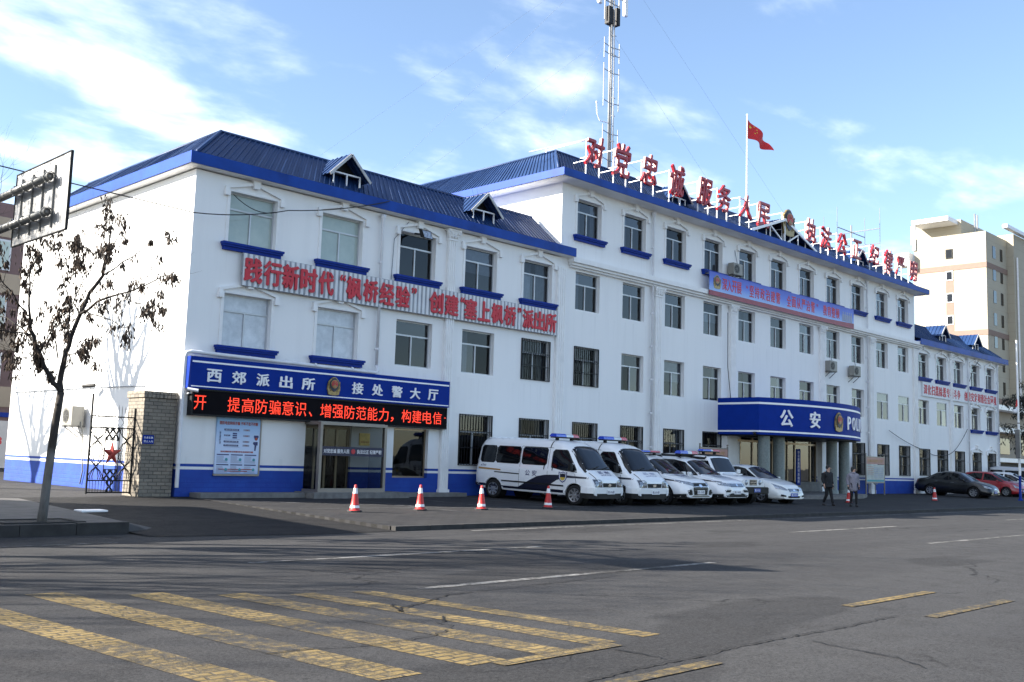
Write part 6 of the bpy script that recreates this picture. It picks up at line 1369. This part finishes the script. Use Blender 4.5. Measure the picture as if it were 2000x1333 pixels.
def bare_tree(x, y, z, H, seed, label, r=.16, spread=.8, group='bare street trees standing left of the picture', leaves=0, fork=.33):
    S = empty('bare_tree', label, 'tree', (x, y, z), group=group); rnd = random.Random(seed); t = MB(); h = H*fork
    P = [Vector((x, y, z-.05)), Vector((x+.05, y, z+h*.5)), Vector((x+.02, y+.06, z+h))]; t.path(P, [r*1.15, r*.85, r*.8], 10); t.build('trunk', BARK, S, True)
    br = MB(); sp = []
    for i in range(7):
        a = i*.9+rnd.uniform(-.3, .3); tree_twigs(br, sp, P[-1], Vector((math.cos(a)*spread, math.sin(a)*spread, 1)), H*.30, r*.66, 4, rnd, .35)
    br.build('branch', BARKDARK, S, True)
    if leaves:
        lf = MB()
        for p in sp:
            if rnd.random() < leaves: leaf_cluster(lf, p, rnd, 6, .09, .06)
        lf.build('foliage', LEAFDRY, S)
G = 'bare street trees standing left of the picture'
bare_tree(-4.9, 6.9, 0, 10.5, 3, 'large bare tree left of the frame that shades the sunlit end wall', .24, 1.0, fork=.52)
bare_tree(-9.4, 16.5, 0, 12.5, 8, 'second bare tree farther back beside the sunlit end wall, outside the frame', .22, .6, leaves=.2, fork=.5)
for i, (x, y, sd) in enumerate(((-10.9, -7.3, 41), (-17.0, -7.6, 42), (-24, -7.2, 43), (-31, -7.6, 44), (-13.6, -7.4, 31), (-19.5, -7.3, 32), (-27, -7.4, 33), (-34, -7.4, 37), (-15.5, 1.5, 34), (-22, -1, 35), (-29, 3.0, 36))):
    bare_tree(x, y, -.1, 9.5+(i % 3), sd, 'bare street tree outside the left edge of the frame whose shadow falls across the road', .17, .9, leaves=.45)
# ------------------------------------------------------------------ gate, pillar, sign gantry, lamp post
S = empty('gate_pillar', 'grey brick gate pillar with soldier course cap at the corner of the left wing', 'gate pillar', (-.55, .5, 0))
MB().box(-1.04, -.09, .03, 1.0, -.02, 2.70).build('shaft', BRICK, S)
m = MB()
for i in range(9): x = -1.08+i*.113; m.box(x+.004, x+.109, -.01, 1.04, 2.702, 2.885)
m.build('cap', BRICK, S, bevel=.006)
S2 = empty('sign_plate', 'small blue sign plate with two lines of white characters on the brick pillar', 'sign', (-.86, .0, 1.55)); MB().box(-1.02, -.70, .012, .027, 1.44, 1.68).build('plate', SIGNBLUE, S2)
text('lettering', '外来车辆', SIGNWHITE, S2, (-.99, .012, 1.575), .26, .065, th=.003); text('lettering', '禁止入内', SIGNWHITE, S2, (-.99, .012, 1.475), .26, .065, th=.003)
def gate():
    # opened leaf standing between the pillar and the end wall, seen nearly edge to face
    a, b = Vector((-2.25, .52, 0)), Vector((-1.06, .50, 0)); W = (b-a).length; d = (b-a).normalized()
    S = empty('iron_gate', 'black wrought iron gate leaf with a red star beside the brick pillar', 'gate', tuple(a)); Q = lambda u, z, off=0: a+d*u+Vector((0, off, z))
    m = MB()
    for u in (0, W): m.path([Q(u, .06), Q(u, 2.74 if u == 0 else 2.4)], .028, 6)
    for z in (.10, .42, 1.84, 2.14): m.bar(Q(0, z), Q(W, z), .03, .035)
    for u in (.42, .80): m.bar(Q(u, .42), Q(u, 1.84), .02)
    for z in (1.15,): m.bar(Q(0, z), Q(.42, z), .02); m.bar(Q(.80, z), Q(W, z), .02)
    for z in (.72, 1.50): m.bar(Q(.42, z), Q(.80, z), .02)
    m.build('frame', BLACKIRON, S)
    m = MB(); n = 13
    for i in range(1, n): u = W*i/n; top = 2.62-.32*(u/W)**.8; m.path([Q(u, 2.14), Q(u, top), Q(u, top+.07)], [.008, .008, .001], 4)
    for i in range(1, 15): m.path([Q(W*i/15, .10), Q(W*i/15, .42)], .008, 4)
    m.build('spike_bars', BLACKIRON, S); m = MB()
    for k in range(3): u = W*k/3; m.path([Q(u, 1.84), Q(u+W/6, 2.14), Q(u+W/3, 1.84)], .008, 4); m.path([Q(u, 2.14), Q(u+W/6, 1.84), Q(u+W/3, 2.14)], .008, 4)
    m.build('lattice', BLACKIRON, S)
    m = MB()
    def scroll(u, z, w, h):
        for su in (-1, 1):
            for sz in (-1, 1):
                for k in (.42, .75, 1.0): m.path([Q(u, z), Q(u+su*w*.30*k, z+sz*h*.16), Q(u+su*w*.5*k, z+sz*h*.36), Q(u+su*w*.42*k, z+sz*h*.49)], .013, 4)
        m.path([Q(u+.05*math.cos(t*.785), z+.05*math.sin(t*.785)) for t in range(9)], .01, 4)
    for u, w in ((.21, .40), (1.0, .38)): scroll(u, 1.50, w, .66); scroll(u, .79, w, .70)
    scroll(.52, 1.67, .18, .32); scroll(.70, 1.67, .18, .32); scroll(.52, .57, .18, .28); scroll(.70, .57, .18, .28); scroll(.61, .26, .2, .3)
    m.build('scrollwork', BLACKIRON, S)
    m = MB(); c = Q(.61, 1.14, -.03); pts = [c+d*((.27 if i % 2 == 0 else .105)*math.sin(i*math.pi/5))+Vector((0, 0, (.36 if i % 2 == 0 else .14)*math.cos(i*math.pi/5))) for i in range(10)]; f = c+Vector((0, -.09, 0)); bk = c+Vector((0, .05, 0))
    m.add(pts+[f, bk], [(i, (i+1) % 10, 10) for i in range(10)]+[((i+1) % 10, i, 11) for i in range(10)]); m.build('star', STARRED, S)
gate()
S = empty('road_sign', 'weathered back of a road sign on two horizontal steel arms at the upper left', 'road sign', (-8.3, -8.0, -.1))
MB().box(-8.212, -8.19, -12.14, -10.06, 4.395, 5.53).build('panel', SIGNBACK, S); m = MB()
for a in ((-12.155, -12.142, 4.38, 5.545), (-10.058, -10.045, 4.38, 5.545), (-12.142, -10.058, 4.38, 4.393), (-12.142, -10.058, 5.532, 5.545)): m.box(-8.225, -8.185, *a)
m.build('rim', BLACKIRON, S); m = MB()
for z in (5.21, 4.68): m.path([(-8.33, -8.0, z-.02), (-8.33, -9.6, z-.01), (-8.33, -11.72, z)], [.075, .065, .055], 12); m.lathe([(.065, 0), (.065, .04)], (-8.33, -11.76, z), 12, 'y')
m.build('arm', GALV, S, True); m = MB()
for y in (-10.35, -10.78, -11.2, -11.62):
    m.box(-8.24, -8.213, y-.011, y+.011, 4.48, 5.42)
    for z in (5.21, 4.68): m.lathe([(.066, -.02), (.068, -.02), (.068, .02), (.066, .02)], (-8.33, y, z), 14, 'y'); m.box(-8.36, -8.245, y-.015, y+.015, z+.06, z+.075); m.box(-8.36, -8.245, y-.015, y+.015, z-.075, z-.06)
m.build('bracket', GALV, S); MB().path([(-8.33, -8.0, -.12), (-8.33, -8.0, 6.0)], [.11, .085], 14).build('pole', GALV, S, True)
S = empty('lamp_post', 'white lamp post with blue painted base and small red flag at the right edge', 'lamp post', (49.2, -6.0, -.13)); x, y = 49.2, -6.0
MB().lathe([(.14, -.13), (.14, -.08), (.075, -.02), (.07, 1.30)], (x, y, 0), 14).build('base', SILLBLUE, S, True); MB().lathe([(.068, 1.30), (.055, 9.2)], (x, y, 0), 14).build('pole', FRAMEWHITE, S, True)
m = MB()
for z in (2.4, 3.5, 4.3): m.lathe([(.068, z), (.076, z+.01), (.076, z+.05), (.068, z+.06)], (x, y, 0), 12)
m.build('clamp', GALV, S); MB().box(x-.32, x-.08, y-.14, y+.1, 2.3, 3.95).build('control_box', GALV, S, bevel=.02)
m = MB(); m.path([(x, y, 5.1), (x-.2, y+.1, 5.15), (x-.22, y+.11, 5.05)], .02, 6); m.lathe([(.0, .16), (.10, .13), (.14, .02), (.10, -.08), (0, -.1)], (x-.22, y+.11, 4.98), 14); m.build('lantern', PIPE, S, True)
m = MB(); m.prism([(x-.05, y, 5.35), (x-.24, y+.06, 5.25), (x-.16, y+.04, 5.6), (x-.02, y, 5.8)], (.004, .006, 0)); m.build('flag', FLAGRED, S)
# ------------------------------------------------------------------ roof mast, flag, aerials
S = empty('radio_mast', 'tall guyed steel radio mast with dipole aerials on the middle roof', 'mast', (23.5, 4, 12.7)); x, y = 23.45, 4.0
m = MB(); m.path([(x, y, 12.5), (x-.12, y, 27)], .062, 10); m.path([(x+.28, y+.12, 12.5), (x+.16, y+.12, 27)], .045, 8); m.path([(x+.15, y-.15, 12.5), (x+.03, y-.15, 24)], .03, 8)
z = 13.2
while z < 26.5: m.bar((x-.05, y, z), (x+.32, y+.12, z+.12), .03); z += .9
m.build('pole', MASTGREY, S, True)
dip = MB()
for z0, z1 in ((15.6, 17.6), (18.5, 20.7), (20.95, 22.0)):
    for s in (-1, 1):
        dip = MB(); xx = x+.08+s*.58; dip.path([(xx, y, z0), (xx, y, z1)], .026, 6)
        for z in (z0+.35, z1-.30): dip.path([(x+.05, y, z-.08), (xx, y, z)], .022, 6)
        dip.build('dipole', MASTGREY, S)
dip = MB()
for z in (16.9, 18.2, 19.1, 21.3, 22.3, 23.1): dip.path([(x+.15, y, z), (x+.45, y+.05, z+.04)], .02, 5)
dip.build('rung', MASTGREY, S); m = MB(); m.path([(x-.05, y, 17.75), (x-.75, y, 17.7), (x-.95, y, 18.0), (x-1.0, y, 18.5)], .025, 6); m.lathe([(0, .06), (.05, .03), (.05, -.03), (0, -.06)], (x-1.0, y, 18.55), 8); m.build('weather_vane', FRAMEWHITE, S)
for sx, ang in ((-.95, .06), (1.05, -.05)):
    m = MB(); m.box(x+sx-.13, x+sx+.13, y-.10, y+.06, 23.55, 25.2); m.build('panel_antenna', FRAMEWHITE, S, bevel=.03)
m = MB()
for sx in (-.95, 1.05): m.path([(x, y, 24.3), (x+sx, y, 24.35)], .03, 6); m.path([(x, y, 23.9), (x+sx*.55, y, 23.9)], .03, 6); m.path([(x+sx*.55, y, 22.9), (x+sx*.55, y, 25.2)], .04, 6)
m.build('antenna_bracket', MASTGREY, S)
m = MB(); m.box(x-.42, x-.12, y-.2, y+.1, 22.7, 23.6).box(x+.22, x+.45, y-.2, y+.12, 22.8, 23.7); m.build('equipment_box', PLASTIC, S, bevel=.02)
m = MB()
for z, P in ((22.4, [(10, 6, 10.5), (40, 5, 13), (24, 13, 12.5)]), (26.5, [(6, 8, 10.5), (46, 4, 13), (12, 13, 10)]), (16.5, [(15, 6, 12), (35, 3.5, 13.2)])):
    for p in P: m.path([(x, y, z), p], .0035, 4, False)
m.build('guy_wire', WIREGREY, S)
def flag():
    S = empty('flagpole', 'white flagpole on the middle roof flying a red flag with yellow stars', 'flagpole', (34.3, 3, 13)); MB().lathe([(.055, 12.4), (.035, 20.8), (.05, 20.84), (.05, 20.9), (0, 20.95)], (34.3, 3, 0), 12).build('pole', FRAMEWHITE, S, True)
    n1, n2 = 22, 10; vs = []
    def F(u, v):                                           # cloth falling away from the pole in slack folds
        return Vector((34.33+u*1.85+.08*math.sin(u*7+v*2)*u, 3-.35*u+.20*math.sin(u*9+v*1.5)*(.3+u), 20.65-v*(1.10-.70*u*.9)-1.10*u**1.25+.10*math.sin(u*8)*u))
    for i in range(n1+1):
        for j in range(n2+1): vs.append(F(i/n1, j/n2))
    me = MB().add(vs, [(i*(n2+1)+j, (i+1)*(n2+1)+j, (i+1)*(n2+1)+j+1, i*(n2+1)+j+1) for i in range(n1) for j in range(n2)]); o = me.build('flag', FLAGRED, S, True)
    m = MB()
    for cu, cv, r in ((.16, .28, .10), (.30, .12, .04), (.36, .25, .04), (.36, .42, .04), (.30, .55, .04)):
        for off in (-.012, .012): m.add([F(cu+(r if i % 2 == 0 else r*.4)*.67*math.sin(i*math.pi/5), cv-(r if i % 2 == 0 else r*.4)*1.3*math.cos(i*math.pi/5))+Vector((0, off, 0)) for i in range(10)], [tuple(range(10))])
    m.build('stars', FLAGGOLD, o)
flag()
S = empty('aerial_array', 'thin aerial array of vertical rods on a cross frame behind the roof characters', 'aerial', (46.7, 3, 13)); x, y = 46.75, 3.0
m = MB(); m.path([(x, y, 13), (x, y, 16.9)], .05, 8)
for z, L in ((16.45, 1.9), (15.5, 1.9)):
    for a in (0, 1.57): m.path([(x-L*math.cos(a), y-L*math.sin(a), z), (x+L*math.cos(a), y+L*math.sin(a), z)], .03, 6)
    for a in (0, 1.57, 3.14, 4.71): m.path([(x+L*math.cos(a), y+L*math.sin(a), z-.9), (x+L*math.cos(a), y+L*math.sin(a), z+1.3)], .018, 5)
m.build('rods', MASTGREY, S)
# ------------------------------------------------------------------ background buildings
T = empty('apartment_tower', 'cream apartment tower behind the far right wing, pink floor bands and a white rooftop frame', 'building', (128, 25, 0))
X0, Y0 = 119.3, 20.4; tw = MB(); tw.box(X0, X0+7.4, Y0, Y0+9.3, -.5, 32.3); tw.build('wall', TOWER, T)
MB().box(X0+7.4, X0+18, Y0-.9, Y0+12, -.5, 33.1).build('wall', TOWER, T)
MB().box(X0+3, X0+12, Y0+4.2, Y0+11, 32.32, 35.0).build('stair_head', TOWER, T)
for z in (27.6, 18.9, 10.3): MB().box(X0-.06, X0+7.45, Y0-.06, Y0+9.36, z, z+.7).build('floor_band', TOWERBAND, T)
m = MB(); m.box(X0-.3, X0+4.8, Y0+4.6, Y0+9.5, 34.3, 34.9); m.box(X0-.25, X0+.1, Y0+9.0, Y0+9.4, 30.8, 34.3); m.box(X0-1.4, X0+.2, Y0+9.4, Y0+11.2, 28.6, 30.4); m.box(X0+3.2, X0+20, Y0-1.6, Y0-.95, 33.1, 33.6); m.box(X0+15.2, X0+16.2, Y0-1.7, Y0-.92, 20, 33.0); m.build('rooftop_frame', PIPE, T, bevel=.03)
MB().box(X0-.03, X0+.02, Y0+4.15, Y0+5.15, 6, 28.2).build('window_column', TOWERBAND, T)
for i in range(9):
    z = 29.2-2.92*i
    o = MB().box(X0-.10, X0-.035, Y0+4.2, Y0+5.1, z, z+1.25).build('window', PLASTIC if i in (0, 4) else ALU, T); MB().quad((X0-.11, Y0+4.3, z+.1), (X0-.11, Y0+5.0, z+.1), (X0-.11, Y0+5.0, z+1.15), (X0-.11, Y0+4.3, z+1.15)).build('pane', CARGLASS, o)
    for xx, w in ((2.2, 1.0), (4.9, .8)): MB().box(X0+xx, X0+xx+w, Y0-.05, Y0+.05, z-.1, z+1.5).build('window', CARGLASS, T)
    o = MB().box(X0+13.6, X0+16.6, Y0-1.25, Y0-.91, z-.5, z+1.4).build('bay_window', FRAMEWHITE, T); MB().quad((X0+13.9, Y0-1.26, z-.1), (X0+16.3, Y0-1.26, z-.1), (X0+16.3, Y0-1.26, z+1.2), (X0+13.9, Y0-1.26, z+1.2)).build('pane', CARGLASS, o)
m = MB(); m.path([(X0+8.2, Y0-1.05, 0), (X0+8.2, Y0-1.05, 30)], .12, 8); m.build('downspout', PIPE, T)
m = MB()
for dx in (0, .9): m.path([(X0+6+dx, Y0+3.5, 32), (X0+6+dx, Y0+3.5, 36.2)], .12, 6)
m.build('aerial', MASTGREY, T)
T = empty('low_building', 'low cream building with pale awnings in sunlight beyond the far right wing', 'building', (90, 12, 0))
MB().box(84, 108, 9, 18, -.4, 7.4).build('wall', CREAM, T); m = MB()
for z in (7.4, 5.3): m.box(83, 108.5, 7.8, 9.2, z, z+.45)
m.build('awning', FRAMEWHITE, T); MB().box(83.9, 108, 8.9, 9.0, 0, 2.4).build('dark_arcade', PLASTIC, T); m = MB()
m.box(83.3, 108, 8.2, 8.9, 2.5, 2.9); m.build('canopy', FRAMEWHITE, T)
for k in range(5): MB().box(85+k*4.4, 87.6+k*4.4, 8.93, 8.99, 3.3, 4.8).build('window', CARGLASS, T)
def droopy(x, y, seed, label):
    S = empty('drooping_tree', label, 'tree', (x, y, 0)); rnd = random.Random(seed); t = MB(); t.path([(x, y, -.1), (x+.1, y, 3), (x, y, 7.5)], [.14, .10, .03], 8); t.build('trunk', BARK, S, True); lf = MB(); br = MB()
    for i in range(46):
        z = rnd.uniform(2.6, 8.0); a = rnd.uniform(0, 6.28); L = rnd.uniform(.8, 2.3)*(1.1-.09*z+.3); P = [Vector((x, y, z)), Vector((x+math.cos(a)*L*.6, y+math.sin(a)*L*.6, z+.35)), Vector((x+math.cos(a)*L, y+math.sin(a)*L, z+.1))]; br.path(P, [.03, .02, .008], 5, False)
        for q in (.5, .75, .9, 1.0): leaf_cluster(lf, P[0].lerp(P[2], q)+Vector((0, 0, .15)), rnd, 12, .26, .13)
    br.build('branch', BARKDARK, S); lf.build('foliage', LEAFDARK, S)
droopy(66.5, -1.0, 5, 'dark drooping leafed tree behind the parked cars at the right edge')
T = empty('low_building', 'low flat roofed block added unseen outside the left edge of the frame to cast shade', 'building', (-28, 0, 0))  # unseen block added to cast shade over the left road edge and driveway
MB().box(-45, -10.6, -2.9, 3.0, -.3, 5.7).build('wall', CREAM, T); MB().box(-45.2, -10.4, -3.1, 3.2, 5.702, 6.0).build('parapet', TRIM, T)
for k in range(8): o = MB().box(-43.6+k*4.2, -40.6+k*4.2, -2.95, -2.86, .2, 2.6).build('shutter', SHUTTER, T); MB().box(-43.2+k*4.2, -41+k*4.2, -2.95, -2.86, 3.6, 5.0).build('window', CARGLASS, T)
T = empty('neighbouring_building', 'brown rendered building with a white roller shutter behind the sunlit end wall', 'building', (0, 36, 0))
MB().box(-8, 14, 32, 44, -.2, 14.5).build('wall', BROWNWALL, T)
for z in (3.3, 6.4, 9.5, 12.6): MB().box(-8.05, 14.05, 31.94, 31.999, z, z+1.1).build('floor_band', CREAM, T)
MB().box(-8.1, 14.1, 31.90, 31.998, 2.75, 3.0).build('stripe', SILLBLUE, T); MB().box(3.4, 8.6, 31.93, 31.997, .0, 2.55).build('shutter', SHUTTER, T)
text('lettering', '3', SIGNRED, T, (6.02, 31.93, 1.25), .26, .42, th=.01, bold=.02)
for k in range(3):
    for q in range(6): o = MB().box(-6.5+q*3.4, -4.3+q*3.4, 31.88, 31.93, 4.55+k*3.1, 6.25+k*3.1).build('window', ALU, T); MB().quad((-6.4+q*3.4, 31.87, 4.65+k*3.1), (-4.4+q*3.4, 31.87, 4.65+k*3.1), (-4.4+q*3.4, 31.87, 6.15+k*3.1), (-6.4+q*3.4, 31.87, 6.15+k*3.1)).build('pane', GREENCURT, o)
